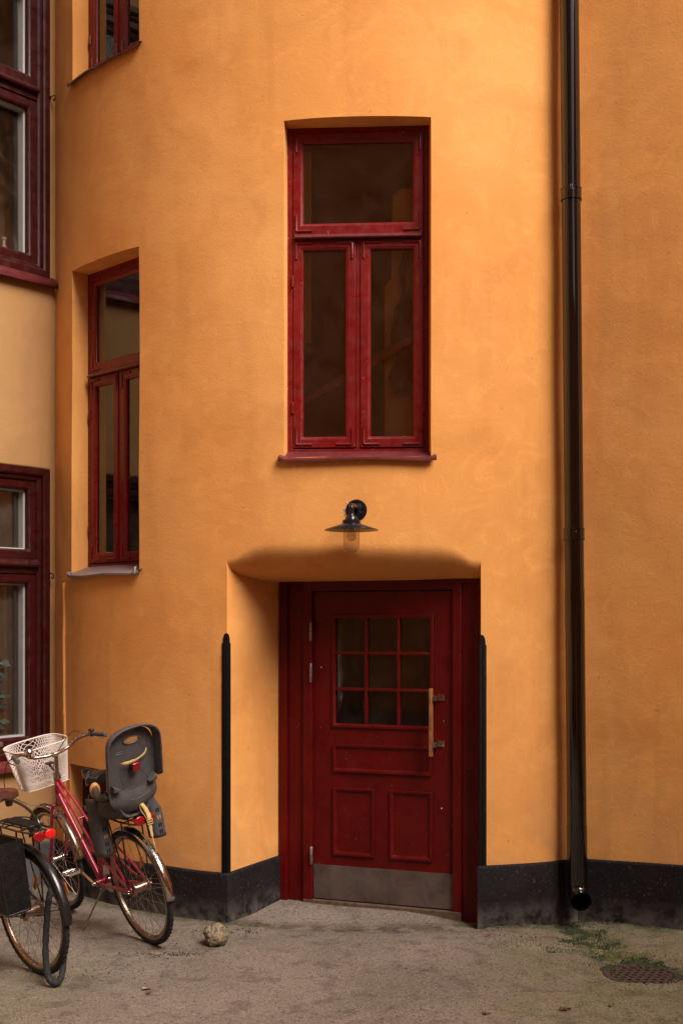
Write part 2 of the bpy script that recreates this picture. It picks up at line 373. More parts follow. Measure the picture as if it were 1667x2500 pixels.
# exact seam at both edges
for r, z in zip(g, rz):
    r[0] = P(DL, z); r[-1] = P(DR, z)
tb.grid(g)
z0_ = z0
def z0s(s): return Z0E if s < 1e-6 or s > 1 - 1e-6 else max(Z0E + .0, z0_(s))
z0 = z0s
TT = [t / 22 for t in range(23)]
lg = [[lint((c - DL) / (DR - DL), t) for c in dcols] for t in TT]
tb.grid(lg, flip=True)
rb = [z for z in rows if -.16 <= z <= Z0E + 1e-5]
for s, fl in ((0, False), (1, True)):
    g = []
    for t in TT:
        top = lint(s, t); g.append([Vector((top.x, top.y, z * (top.z / Z0E) if z > 0 else z)) for z in rb])
    tb.grid(g, flip=fl)
def frame_plane(o, rec):
    a, b = o[0], o[1]; pc = (a + b) / 2; n = Vector((math.sin(pc), -math.cos(pc), 0)); t = Vector((math.cos(pc), math.sin(pc), 0))
    d0 = RT * math.cos((b - a) / 2) - rec; c = Vector((XC, YC, 0)) + n * d0; return c, t, n
RECS = dict(main=.12, left=.132, up=.132, cellar=.12)
for k, o in OP.items():
    c, t, n = frame_plane(o, RECS[k]); sp = .012
    def inn(p, o=o, c=c, t=t, n=n, sp=sp):
        q = p - c; u = q.dot(t); W = RT * math.sin((o[1] - o[0]) / 2); u *= (W - sp) / W
        zz = p.z + (-sp * .6 if abs(p.z - o[3]) < .01 else 0); return Vector((c.x + t.x * u, c.y + t.y * u, zz))
    oc = [x for x in cols if o[0] - 1e-5 <= x <= o[1] + 1e-5]; oz = [z for z in rows if o[2] - 1e-5 <= z <= o[3] + 1e-5]
    for ph, fl in ((oc[0], False), (oc[-1], True)):
        ol = [P(ph, z) for z in oz]; il = [inn(p) for p in ol]
        tb.grid([ol, il], flip=fl)
    ol = [P(x, oz[-1]) for x in oc]; tb.grid([ol, [inn(p) for p in ol]], flip=True)
    ol = [P(x, oz[0]) for x in oc]; tb.grid([ol, [inn(p) for p in ol]])
tower = empty('stair_tower', 'rounded orange stair tower with the recessed red entrance door and three tall red windows', 'building', (XC, YN, 0))
wall = tb.build('wall', M['plaster'], tower, merge=True, bevel=.011, seg=3, ang=38)

# ---- plinth along a ground path
def plinth(path, off, name, m, parent, zlo=-.12):
    # path: list of (Vector2, topz); outward side is to the right of travel
    n = len(path); g = []
    for i in range(n):
        p, zt = path[i]; a = path[max(i - 1, 0)][0]; b = path[min(i + 1, n - 1)][0]
        d1 = (p - a).normalized() if i else (b - p).normalized(); d2 = (b - p).normalized() if i < n - 1 else d1
        n1 = Vector((d1.y, -d1.x)); n2 = Vector((d2.y, -d2.x)); nn = (n1 + n2).normalized(); k = off / max(.45, nn.dot(n1))
        q = p + nn * k; w_ = noise.noise(Vector((p.x * 5, p.y * 5, 1))) * .004; q2 = p + nn * (k * .55)
        zt2 = zt + noise.noise(Vector((p.x * 3.1, p.y * 3.1, 9))) * .006
        g.append([Vector((q.x, q.y, z)) for z in (zlo, .06)] + [Vector((q.x + nn.x * w_, q.y + nn.y * w_, zt2 * .6)), Vector((q.x, q.y, zt2 - .006)), Vector((q2.x, q2.y, zt2 + .002)), Vector((p.x - nn.x * .02, p.y - nn.y * .02, zt2 + .004))])
    mb = MB(); mb.grid(g); return mb.build(name, m, parent, bevel=.004)
pl = []
ph = PH0
while ph < DL - .01: pl.append((P(ph, .2).xy, .305)); ph += R_(1.2)
cor = P(DL, .2).xy; pl.append((cor, .305))
for i in range(1, 9): pl.append((cor.lerp(A, i / 8), .305 + .002 * i))
plinth(pl, .02, 'plinth', M['plinth'], tower)
pr = [(B + Vector((.004, .0)), .372), (P(DR, .2).xy, .372)]; ph = DR + R_(1.2)
CR = P(PH1, .2).xy
while ph < PH1 - .008: pr.append((P(ph, .2).xy, .37)); ph += R_(1.2)
pr.append((CR, .368)); pr.append((CR + Vector((.06, .06)), .368))
plinth(pr, .02, 'plinth', M['plinth'], tower)

# ---- windows
ZV = Vector((0, 0, 1))
def wbox(mb, o, t, n, u0, u1, z0_, z1, w0, w1):
    c = o + t * ((u0 + u1) / 2) + ZV * ((z0_ + z1) / 2) + n * ((w0 + w1) / 2)
    mb.box(c, ((u1 - u0) / 2, (w1 - w0) / 2, (z1 - z0_) / 2), (t, n, ZV)); return mb
def ring(mb, o, t, n, u0, u1, z0_, z1, s, w0, w1, bot=None, cham=.008):
    # mitred rectangular frame with a chamfered inner lip
    bot = bot or s
    def rect(d, db, w_): return [o + t * (u0 + d) + ZV * (z0_ + db) + n * w_, o + t * (u1 - d) + ZV * (z0_ + db) + n * w_, o + t * (u1 - d) + ZV * (z1 - d) + n * w_, o + t * (u0 + d) + ZV * (z1 - d) + n * w_]
    loops = [rect(0, 0, w0), rect(0, 0, w1), rect(s - cham * 2, bot - cham * 2, w1), rect(s - cham * 1.6, bot - cham * 1.6, w1 - .004), rect(s - cham, bot - cham, w1 - .004), rect(s, bot, w1 - cham * 1.6), rect(s, bot, w0)]
    b = len(mb.v)
    for l in loops: mb.v += l
    for i in range(len(loops)):
        j = (i + 1) % len(loops)
        for k in range(4): mb.f.append((b + i * 4 + k, b + i * 4 + (k + 1) % 4, b + j * 4 + (k + 1) % 4, b + j * 4 + k))
    return mb
def bracket(o, t, n, u, z, du, dz, w_, par, m):
    mb = MB(); L = .098
    p = [o + t * (u + du * L) + ZV * z + n * w_, o + t * (u + du * .004) + ZV * z + n * w_, o + t * u + ZV * (z + dz * .004) + n * w_, o + t * u + ZV * (z + dz * L) + n * w_]
    mb.tube(p, [.0078] * 4, 8, flat=.8, up=n)
    mb.build('corner_bracket', m, par)
def tall_window(key, label=None):
    o_ = OP[key]; c, t, n = frame_plane(o_, RECS[key]); hw = RT * math.sin((o_[1] - o_[0]) / 2) - .012
    zb = o_[2] + .05; O = Vector((c.x, c.y, zb)); H = o_[3] - zb - .007; m = M['red']
    mb = MB(); ring(mb, O, t, n, -hw - .01, hw + .01, -.01, H + .01, .045, -.06, .012, bot=.03, cham=.003)
    mu = -.0
    zt0, zt1 = 1.312, 1.345
    wbox(mb, O, t, n, -.014 + mu, .014 + mu, .02, zt0, -.05, .010)
    wbox(mb, O, t, n, -hw + .03, hw - .03, zt0 - .008, zt1 - .01, -.05, .008)
    fr = mb.build('window', m, tower, bevel=.002)
    if label: fr['label'] = label
    # transom drip moulding
    mb = MB(); prof = [(.008, zt0 - .004), (.050, zt0 - .004), (.054, zt0 + .003), (.046, zt0 + .012), (.008, zt0 + .036)]
    L = hw - .036
    mb.grid([[O + t * (s * (L - (.0 if w_ < .02 else .012))) + n * w_ + ZV * z for (w_, z) in prof + [prof[0]]] for s in (-1, 1)])
    for s in (-1, 1):
        b = [O + t * (s * (L - (.0 if w_ < .02 else .012))) + n * w_ + ZV * z for (w_, z) in prof]; mb.add(b, [tuple(range(len(b)))])
    mb.build('transom', M['red_sill'], fr, smooth=False, bevel=.002)
    fw = .036
    sashes = [(-hw + fw, hw - fw, zt1 - .004, H - .034), (-hw + fw, -.016, .024, zt0 - .008), (.016, hw - fw, .024, zt0 - .008)]
    for (u0, u1, za, zb2) in sashes:
        s = MB(); ring(s, O, t, n, u0, u1, za, zb2, .062, -.03, .018, bot=.068)
        so = s.build('sash', m, fr, bevel=.0015)
        g = MB(); wbox(g, O, t, n, u0 + .055, u1 - .055, za + .058, zb2 - .055, -.008, -.004); g.build('pane', M['glass'], fr, smooth=False)
        for du, uu in ((1, u0 + .019), (-1, u1 - .019)):
            for dz, zz in ((1, za + .020), (-1, zb2 - .019)):
                bracket(O, t, n, uu, zz, du, dz, .0205, fr, m)
    for uu in (-hw + fw - .004, hw - fw + .004):
        for zz in (.27, 1.05):
            h = MB(); p = O + t * uu + n * .02; h.tube([p + ZV * (zz - .035), p + ZV * (zz - .03), p + ZV * (zz + .03), p + ZV * (zz + .035)], [.004, .008, .008, .004], 8); h.build('hinge', m, fr)
    # curved sheet metal sill
    pa, pb = o_[0] - .010, o_[1] + .010; g = []
    for k in range(25):
        f = k / 24; ph = pa + (pb - pa) * f; po = P(ph, 0, .036); pi = c + t * max(-hw - .02, min(hw + .02, (P(ph, 0) - c).dot(t))) + n * .004
        zf = o_[2] - .020 + .004 * math.sin(f * 9 + o_[2]); up = .018 * (sm((.045 - f) / .045) + sm((f - .955) / .045))
        pin = P(ph, 0, .0)
        g.append([Vector((pi.x, pi.y, zb + .008)), Vector((pi.x, pi.y, zb + .003)), Vector((pin.x, pin.y, zf + .022 + up)), Vector((po.x, po.y, zf + .006 + up)), Vector((po.x, po.y, zf - .006 + up * .6)), Vector((P(ph, 0, .028).x, P(ph, 0, .028).y, zf - .003))])
    s = MB(); s.grid(g); s.build('sill', M['grey_sill'] if key == 'left' else M['red_sill'], fr, ang=50)
    return fr, O, t, n, hw, H
wm = tall_window('main', 'tall window straight above the door lamp, seen front on')
wl = tall_window('left', 'whole tall window near the left corner, seen obliquely above the bicycles')
wu = tall_window('up', 'window cut by the top of the photo, above the oblique left window')
# chipped plaster at the sill corners of the left window
mb = MB(); fr_, O_, t_, n_, hw_0, H_ = wl
q = P(OP['left'][1] + .003, OP['left'][2] - .01, .046); mb.add([q + ZV * .035 - n_ * .01, q - ZV * .012 - t_ * .005, q - t_ * .045 - ZV * .008, q - t_ * .03 + ZV * .004, q - t_ * .008 + ZV * .034], [(0, 1, 2, 3, 4)])
mb.build('bare_sill_end', M['whiteframe'], fr_, smooth=False, solid=.003)
mb = MB(); o_ = OP['left']; pts = []
for k in range(9):
    f = k / 8; e1 = P(o_[0], o_[2], .012); e2 = O_ - t_ * hw_0 + n_ * .02; pts.append(e1.lerp(e2, f) + t_ * (.010 + .012 * math.sin(f * PI)) + ZV * (.008 + .035 * f ** 2.2 - .02 * math.sin(f * PI) - (e1.lerp(e2, f).z - o_[2])))
mb.tube(pts, [.004, .006, .007, .008, .007, .007, .006, .006, .005], 6); mb.build('plaster_curl', M['plaster_pale'], fr_)
# cellar hatch
o_ = OP['cellar']; c, t, n = frame_plane(o_, .12); hw = RT * math.sin((o_[1] - o_[0]) / 2) - .01
O = Vector((c.x, c.y, o_[2])); mb = MB(); ring(mb, O, t, n, -hw, hw, .0, o_[3] - o_[2], .05, -.03, .02); cw = mb.build('cellar_hatch', M['shutter'], tower, bevel=.003)
mb = MB()
for i in range(5):
    u0 = -hw + .05 + i * (2 * hw - .1) / 5; wbox(mb, O, t, n, u0 + .002, u0 + (2 * hw - .1) / 5 - .002, .05, o_[3] - o_[2] - .05, -.02, .002)
mb.build('board', M['shutter'], cw, bevel=.003)
g = []
for k in range(9):
    ph = o_[0] - .005 + (o_[1] - o_[0] + .01) * k / 8; po = P(ph, 0, .05); pi = c + t * ((P(ph, 0) - c).dot(t)) + n * .02
    g.append([Vector((pi.x, pi.y, o_[2] + .02)), Vector((po.x, po.y, o_[2] - .01)), Vector((po.x, po.y, o_[2] - .03))])
mb = MB(); mb.grid(g); mb.build('sill', M['red_sill'], cw)

# ---- door
T2 = (B - A).normalized(); T = Vector((T2.x, T2.y, 0)); ND = Vector((T2.y, -T2.x, 0)); A3 = Vector((A.x, A.y, 0))
WD = (B - A).length
def du(px):   # distance along the door plane of photo column px
    s = (px - CX) / F; return (s * A.y - A.x) / (T.x - s * T.y)
def dz(px, py):
    u = du(px); y = A.y + T.y * u; return CAMZ - (py - CY) / F * y
HT = ZLIN + .004
DB, DT = .060, 2.052
mb = MB()
u_ = [0.004, du(707), du(746), du(768), du(1108), du(1130), WD - .03]
# casing: outer board, recessed panel, inner jamb, on both sides; head
for a, b, w1 in ((u_[0], u_[1], .05), (u_[1] - .001, u_[2], .022), (u_[2] - .001, u_[3] - .002, .046)):
    wbox(mb, A3, T, ND, a, b, -.05, HT - .002, -.08, w1)
for a, b, w1 in ((u_[4] + .002, u_[5], .046), (u_[5] - .001, u_[6], .03), (u_[6] - .001, WD + .01, .045)):
    wbox(mb, A3, T, ND, a, b, -.05, HT - .003, -.08, w1)
wbox(mb, A3, T, ND, u_[2], u_[5] - .003, DT + .008, HT - .004, -.08, .040)
wbox(mb, A3, T, ND, u_[1], WD, DT + .05, HT - .001, -.08, .052)
mb.build('door_frame', M['red_door'], tower, bevel=.004)
# leaf: stiles, rails, with real openings for the nine panes
gu0, gu1 = du(818), du(1055); gz1, gz0 = 1.892, 1.192
L0, L1 = u_[3], u_[4]
mb = MB(); fw1, fw0 = .018, -.024
wbox(mb, A3, T, ND, L0, gu0, DB, DT, fw0, fw1); wbox(mb, A3, T, ND, gu1, L1, DB, DT, fw0, fw1)
wbox(mb, A3, T, ND, gu0, gu1, gz1, DT, fw0, fw1); wbox(mb, A3, T, ND, gu0, gu1, DB, gz0, fw0, fw1)
leaf = mb.build('door', M['red_door'], tower, merge=True)
mb = MB()
ring(mb, A3, T, ND, gu0 - .014, gu1 + .014, gz0 - .014, gz1 + .014, .024, .0, .03, cham=.004)
for k in (1, 2):
    uu = gu0 + (gu1 - gu0) * k / 3; wbox(mb, A3, T, ND, uu - .009, uu + .009, gz0, gz1, -.01, .024)
    zz = gz0 + (gz1 - gz0) * k / 3; wbox(mb, A3, T, ND, gu0, gu1, zz - .009, zz + .009, -.012, .022)
mb.build('glazing_bars', M['red_door'], leaf, bevel=.004)
for i in range(3):
    for j in range(3):
        a = gu0 + (gu1 - gu0) * i / 3; b = gu0 + (gu1 - gu0) * (i + 1) / 3; e = gz0 + (gz1 - gz0) * j / 3; f = gz0 + (gz1 - gz0) * (j + 1) / 3
        g = MB(); wbox(g, A3, T, ND, a + .006, b - .006, e + .006, f - .006, -.004, 0); g.build('pane', M['glass'], leaf, smooth=False)
def moulding(u0, u1, za, zb):
    mb = MB(); ring(mb, A3, T, ND, u0, u1, za, zb, .026, .012, .032, cham=.006); mb.build('panel_moulding', M['red_door'], leaf, bevel=.003)
moulding(du(816), du(1056), .89, 1.072); moulding(du(816), du(917), .352, .79); moulding(du(954), du(1058), .352, .79)
mb = MB(); wbox(mb, A3, T, ND, L0 + .002, L1 - .002, DB + .004, .284, .0185, .0215); kp = mb.build('kick_plate', M['kick'], leaf, bevel=.0008)
for px, za, zb in ((766, 1.735, 1.855), (766, 1.465, 1.59), (767, .285, .40)):
    p = A3 + T * du(px) + ND * .052; m_ = (za + zb) / 2
    h = MB(); h.tube([p + ZV * za, p + ZV * (za + .006), p + ZV * (m_ - .001)], [.007, .0105, .0105], 12); h.tube([p + ZV * (m_ + .002), p + ZV * (zb - .006), p + ZV * zb], [.0105, .0105, .007], 12); h.build('hinge', M['steel'], leaf)
# pull handle
hb = A3 + T * (du(1079)); zh0, zh1 = 1.022, 1.445
hr = hb + ND * .105 - T * .042
mb = MB(); mb.box(hr + ZV * ((zh0 + zh1) / 2), (.011, .017, (zh1 - zh0) / 2), (T, ND, ZV)); hd = mb.build('handle', M['wood'], leaf, bevel=.004)
for zz in (1.385, 1.095):
    mb = MB(); mb.box(hb + ND * .021 + ZV * zz, (.022, .003, .019), (T, ND, ZV)); mb.box(hb + ND * .06 - T * .016 + ZV * zz, (.006, .042, .016), (T, ND, ZV)); mb.box(hr + T * .018 + ZV * zz, (.012, .013, .013), (T, ND, ZV))
    for s in (-.008, .008): mb.lathe([(0.0001, .0), (.003, .0), (.003, -.002), (.0001, -.003)], 8, hb + ND * .026 + T * .014 + ZV * (zz + s), 'y')
    mb.build('handle_bracket', M['chrome'], leaf, bevel=.001)
mb = MB(); wbox(mb, A3, T, ND, u_[2], u_[5], -.02, DB - .004, -.1, .05); mb.build('threshold', simple('worn_oak_threshold', (.12, .075, .045), .8, 0, .5, 30, .002), tower, bevel=.004)
# small paint chips
for px, py, r in ((787, 1629, .006), (1080, 1972, .008), (1085, 1760, .003)):
    u = du(px); mb = MB(); c0 = A3 + T * u + ND * .019 + ZV * dz(px, py)
    mb.add([c0 + (T * math.cos(a) * r + ZV * math.sin(a) * r) * random.uniform(.5, 1.2) for a in [k * PI / 4 for k in range(8)]], [tuple(range(8))]); mb.build('paint_chip', M['white'], leaf, smooth=False)
# hallway behind the door, rooms behind the windows
mb = MB()
def room(mb, o, t, n, u0, u1, z0_, z1, dep, back=True):
    p = lambda u, w_, z: o + t * u - n * w_ + ZV * z
    mb.add([p(u0, .1, z0_), p(u1, .1, z0_), p(u1, .1, z1), p(u0, .1, z1), p(u0, dep, z0_), p(u1, dep, z0_), p(u1, dep, z1), p(u0, dep, z1)], [(0, 1, 5, 4), (1, 2, 6, 5), (2, 3, 7, 6), (3, 0, 4, 7), (4, 5, 6, 7)])
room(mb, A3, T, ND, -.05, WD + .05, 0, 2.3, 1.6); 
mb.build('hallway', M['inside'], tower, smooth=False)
mb = MB(); wbox(mb, A3, T, ND, .62, .78, 0, 2.2, -1.2, -1.1); wbox(mb, A3, T, ND, .2, .33, 0, 2.2, -.9, -.8); mb.build('hallway_post', M['inside_dark'], tower, smooth=False)
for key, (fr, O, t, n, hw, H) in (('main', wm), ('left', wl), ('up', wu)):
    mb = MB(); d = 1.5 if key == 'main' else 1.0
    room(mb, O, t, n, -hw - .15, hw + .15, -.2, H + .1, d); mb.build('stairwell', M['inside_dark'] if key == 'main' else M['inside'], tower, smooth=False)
fr, O, t, n, hw, H = wm
mb = MB()
a, b = at(690, 1012, 7.64), at(1060, 795, 7.62); ax = (b - a).normalized(); ay = ax.cross(n).normalized()
mb.box((a + b) / 2, ((b - a).length / 2, .02, .026), (ax, n, ay)); mb.build('stair_handrail', simple('varnished_maroon_rail', (.34, .05, .03), .35), tower, bevel=.006)
mb = MB()
# ochre inner wall seen through the right hand panes, with an uneven cut out edge
poly = [(.16, 0), (.16, 1.05), (.2, 1.1), (.21, 1.62), (.27, 1.66), (.45, 1.67), (.45, 0)]
mb.prism(poly, .02, O - n * .13, (t, ZV, -n)); wbox(mb, O - n * .13, t, n, -.46, -.3, .7, 1.9, 0, .02)
mb.build('inner_wall', M['inside'], tower, smooth=False)
fr, O, t, n, hw, H = wm
mb = MB(); g = []
for i in range(24):
    v = i / 23; zz = 1.42 - 1.05 * v; wd = (.018 + .05 * sm((v - .38) / .2)) * (1 + .25 * math.sin(i * 1.3)); cx_ = .315 - .035 * sm(v * 3) + .012 * math.sin(i * .8)
    g.append([O - n * (.07 + .012 * math.sin(k * 1.9 + i * .3)) + t * (cx_ + wd * (k / 6 - .5) * 2) + ZV * zz for k in range(7)])
mb.grid(g); hc = mb.build('hanging_cloth', simple('brown_woven_cloth', (.10, .05, .03), .95, 0, .5, 30), None, ang=80, solid=.002)
tag(hc, 'dark brown cloth hanging behind the lower right pane of the window above the lamp', 'cloth')
bagm = MB(); g = []
for i in range(13):
    v = i / 12; g.append([A3 + T * (du(880) + (.17 * (1 - v ** 1.7) + .01) * math.cos(q)) - ND * (.16 + .07 * (1 - v ** 1.5) * math.sin(q)) + ZV * (.95 + .46 * v) for q in [2 * PI * k / 20 for k in range(21)]])
bagm.grid(g); tag(bagm.build('bag', M['black'], None, ang=80), 'dark rounded bag half seen behind the lowest panes of the door', 'bag')
fr, O, t, n, hw, H = wl
mb = MB(); wbox(mb, O - n * .5, t, n, -.14, .3, -.1, .78, 0, .03); mb.build('stair_side', M['inside_dark'], tower, smooth=False)
rebase(tower)

# ------------------------------------------------------------------ left building
WC = Vector((-2.04, 8.80, 0)); LT = Vector((-.625, -.781, 0)).normalized(); LN = Vector((.781, -.625, 0)).normalized()
def L_of(px): 
    s = (px - CX) / F; return (s * WC.y - WC.x) / (LT.x - s * LT.y)
def zl(px, py): return CAMZ - (py - CY) / F * (WC.y + LT.y * L_of(px))
house = empty('corner_house', 'pale ochre house at the left edge with two large maroon windows, meeting the round tower', 'building', (WC.x + LT.x, WC.y + LT.y, 0))
la = L_of(119); LW = 1.5
ops = [(la, la + LW, 4.30, 6.45), (la, la + LW, .90, 2.94)]
us = clean({-.3, 0, la, 3.2, 14} | {la + LW} | {round(i * .22, 4) for i in range(15)}); zs = clean({-.15, 12} | {z for o in ops for z in o[2:]} | {round(i * .3, 3) for i in range(40)})
tb = MB(); idd = {}
for i, u in enumerate(us):
    for j, z in enumerate(zs):
        q = WC + LT * u + ZV * z + LN * (noise.noise(Vector((u * 1.7, z * 1.3, 5))) * .008 if .05 < u < 10 else 0); tb.v.append(q); idd[i, j] = len(tb.v) - 1
for i in range(len(us) - 1):
    for j in range(len(zs) - 1):
        cu, cz = (us[i] + us[i + 1]) / 2, (zs[j] + zs[j + 1]) / 2
        if any(o[0] < cu < o[1] and o[2] < cz < o[3] for o in ops): continue
        tb.f.append((idd[i + 1, j], idd[i, j], idd[i, j + 1], idd[i + 1, j + 1]))
for o in ops:
    oz = [z for z in zs if o[2] - 1e-5 <= z <= o[3] + 1e-5]; ou = [u for u in us if o[0] - 1e-5 <= u <= o[1] + 1e-5]
    gp = lambda u, z: WC + LT * u + ZV * z + LN * (noise.noise(Vector((u * 1.7, z * 1.3, 5))) * .008)
    for u in (ou[0], ou[-1]): tb.grid([[gp(u, z) for z in oz], [WC + LT * u + ZV * z - LN * .1 for z in oz]])
    for z in (oz[0], oz[-1]): tb.grid([[gp(u, z) for u in ou], [WC + LT * u + ZV * z - LN * .1 for u in ou]])
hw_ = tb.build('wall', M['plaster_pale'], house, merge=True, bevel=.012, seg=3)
def house_window(o, ztr, label):
    O = WC + LT * o[0] - LN * .075 + ZV * o[2]; t, n = LT, LN; W = o[1] - o[0]; H = o[3] - o[2]; m = M['red_dark']
    mb = MB(); ring(mb, O, t, n, 0, W, 0, H, .055, -.05, .095, cham=.006); ring(mb, O, t, n, .045, W - .045, .04, H - .045, .045, -.05, .07, cham=.008)
    wbox(mb, O, t, n, .08, W - .08, ztr - .05, ztr + .05, -.04, .06)
    fr = mb.build('window', m, house, bevel=.003, label=label)
    mb = MB(); prof = [(.055, -.0), (.092, .0), (.096, .012), (.08, .035), (.055, .052)]
    mb.grid([[O + t * u + n * w_ + ZV * (ztr + z) for w_, z in prof] for u in (.085, W - .085)]); mb.build('transom', m, fr, smooth=False, solid=.004)
    for za, zb in ((.085, ztr - .055), (ztr + .055, H - .09)):
        s = MB(); ring(s, O, t, n, .088, W / 2 - .005, za, zb, .066, -.02, .05); s.build('sash', m, fr, bevel=.002)
        s = MB(); ring(s, O, t, n, W / 2 + .005, W - .088, za, zb, .066, -.02, .05); s.build('sash', m, fr, bevel=.002)
        for a, b in ((.14, W / 2 - .055), (W / 2 + .055, W - .14)):
            g = MB(); wbox(g, O, t, n, a + .004, b - .004, za + .055, zb - .055, -.050, -.046); g.build('pane', M['glass'], fr, smooth=False)
            s = MB(); ring(s, O, t, n, a + .006, b - .006, za + .056, zb - .056, .020, -.06, .010, cham=.004); s.build('inner_frame', M['whiteframe'], fr, bevel=.002)
    s = MB(); g = []
    for u in (-.04, W * .33, W * .66, W + .04):
        g.append([O + t * u + n * w_ + ZV * z for w_, z in ((.05, .02), (.09, .0), (.135, -.045), (.135, -.075), (.10, -.07))])
    s.grid(g); s.build('sill', M['red_sill'], fr, ang=25, solid=.003)
    return O, fr
Ou, fu = house_window(ops[0], 5.59 - 4.30, 'upper maroon window with a dark room behind, at the top left edge')
Ol, fl_ = house_window(ops[1], 2.245 - .90, 'lower maroon window with grey curtains, behind the bicycles')
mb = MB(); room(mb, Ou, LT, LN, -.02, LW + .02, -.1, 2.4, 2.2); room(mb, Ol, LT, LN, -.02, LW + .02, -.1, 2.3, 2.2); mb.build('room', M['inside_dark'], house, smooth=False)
path = []
for k in range(30): path.append(((WC + LT * (3 - k * .1)).xy, .30))
path.append((WC.xy, .30)); plinth(path, .02, 'plinth', simple('grey_blue_plinth_render', (.10, .10, .11), .9, 0, .4, 6, .003), house)
rebase(house)
def curtain(O, u0, u1, z0_, z1, d, label, amp=.018, wl=.11):
    g = []
    for i in range(61):
        u = u0 + (u1 - u0) * i / 60; w_ = amp * math.sin(u / wl * 2 * PI) + .006 * math.sin(u * 140)
        g.append([O + LT * u - LN * (d + w_ * (.5 + .5 * k / 6)) + ZV * (z0_ + (z1 - z0_) * k / 6) for k in range(7)])
    mb = MB(); mb.grid(g); tag(mb.build('curtain', M['curtain'], ang=80, solid=.002), label, 'curtain', 'curtains behind the left windows')
curtain(Ou, .235, .36, .08, 2.0, .10, 'narrow grey curtain drawn aside in the upper left window')
curtain(Ol, .13, 1.3, .08, 1.95, .12, 'wide grey curtain hanging in the lower left window behind the bicycles')
# houseplant on the lower window ledge
pt = empty('potted_plant', 'dark leafy houseplant on the ledge inside the lower left window', 'plant', (Ol + LT * .36 - LN * .09 + ZV * .06))
mb = MB(); mb.lathe([(.001, 0), (.05, 0), (.065, .11), (.058, .11), (.05, .09), (.001, .09)], 20); mb.build('pot', M['plastic'], pt)
mb = MB(); random.seed(3)
for k in range(60):
    a = random.uniform(0, 2 * PI); rr_ = random.uniform(.01, .10); hh = random.uniform(.12, .62); d = Vector((math.cos(a), math.sin(a), random.uniform(-.4, .6))).normalized(); s = d.orthogonal().normalized()
    c0 = Vector((math.cos(a) * rr_ * .6, math.sin(a) * rr_ * .3, hh)); L = random.uniform(.05, .10); mb.add([c0, c0 + d * L * .5 + s * L * .3, c0 + d * L, c0 + d * L * .5 - s * L * .3], [(0, 1, 2, 3)])
mb.build('foliage', M['leafdark'], pt)
mb = MB()
for k in range(5): mb.tube([(0, 0, .08), (random.uniform(-.02, .02), 0, .3), (random.uniform(-.06, .06), random.uniform(-.02, .02), .6)], .003, 5)
mb.build('stem', M['leafdark'], pt)
mb = MB(); q = Ou + LT * .30 - LN * .03 + ZV * .09; mb.lathe([(.001, 0), (.022, 0), (.024, .07), (.01, .10), (.009, .13), (.018, .135), (.018, .15), (.001, .155)], 16, q)
tag(mb.build('glass_bottle', M['lampglass']), 'small clear bottle on the ledge of the upper left window', 'bottle')
for px, py, lb in ((122, 238, 'small black iron hook beside the upper left window transom'), (118, 1401, 'small black iron hook beside the lower left window transom')):
    p = WC + LT * L_of(px) + LN * .0; p.z = zl(px, py); mb = MB()
    mb.tube(spline([p, p + LN * .05, p + LN * .065 - ZV * .02, p + LN * .05 - ZV * .035, p + LN * .035 - ZV * .02], 4), .004, 6); mb.tube([p + LN * .001, p + LN * .006], .012, 10)
    tag(mb.build('wall_hook', M['black_iron']), lb, 'hook', 'hooks by the left windows')

# ------------------------------------------------------------------ right wall and the rest of the courtyard
CRv = Vector((CR.x - .02, CR.y + .01, 0)); RTv = (Vector(((1667 - CX) / F * 7.46, 7.46, 0)) - CRv).normalized(); RN = Vector((RTv.y, -RTv.x, 0))
wing = empty('side_wing', 'flat orange plastered wall to the right of the downpipe', 'building', CRv + RTv)
tb = MB(); g = []
for i in range(40):
    u = -.35 + i * .12 if i < 30 else 3.2 + (i - 30) * 1.2
    g.append([CRv + RTv * u + RN * (noise.noise(Vector((u * 1.5, z * .33, 2))) * .010) + ZV * (z * .2 - .15) for z in range(62)])
tb.grid(g); tb.build('wall', M['plaster'], wing)
plinth([((CRv + RTv * (u * .12 - .0)).xy, .368 + .002 * u) for u in range(-3, 40)], .02, 'plinth', M['plinth'], wing)
rebase(wing)
# roof and back walls, out of view, added to keep sky light out
arcp = [Vector((XC + (RT + .15) * math.sin(a), YC - (RT + .15) * math.cos(a), 12)) for a in [PH0 + (PH1 - PH0) * k / 20 for k in range(21)]]
poly = [WC + LT * 14 + ZV * 12, WC + ZV * 12] + arcp + [CRv + ZV * 12, CRv + RTv * 14 + ZV * 12, Vector((14, 22, 12)), Vector((-14, 22, 12))]
mb = MB(); mb.add(poly, [tuple(range(len(poly)))]); low = [Vector((p.x, p.y, -.2)) for p in (poly[0], poly[-1], poly[-2], poly[-3])]
top = [poly[0], poly[-1], poly[-2], poly[-3]]; mb.add(top + low, [(0, 1, 5, 4), (1, 2, 6, 5), (2, 3, 7, 6)])
rf = mb.build('unseen_roof', simple('sheet_metal_roof', (.05, .03, .03), .5), None, smooth=False); rf.parent = tower; rf.matrix_parent_inverse = Matrix.Translation(tower.location).inverted()
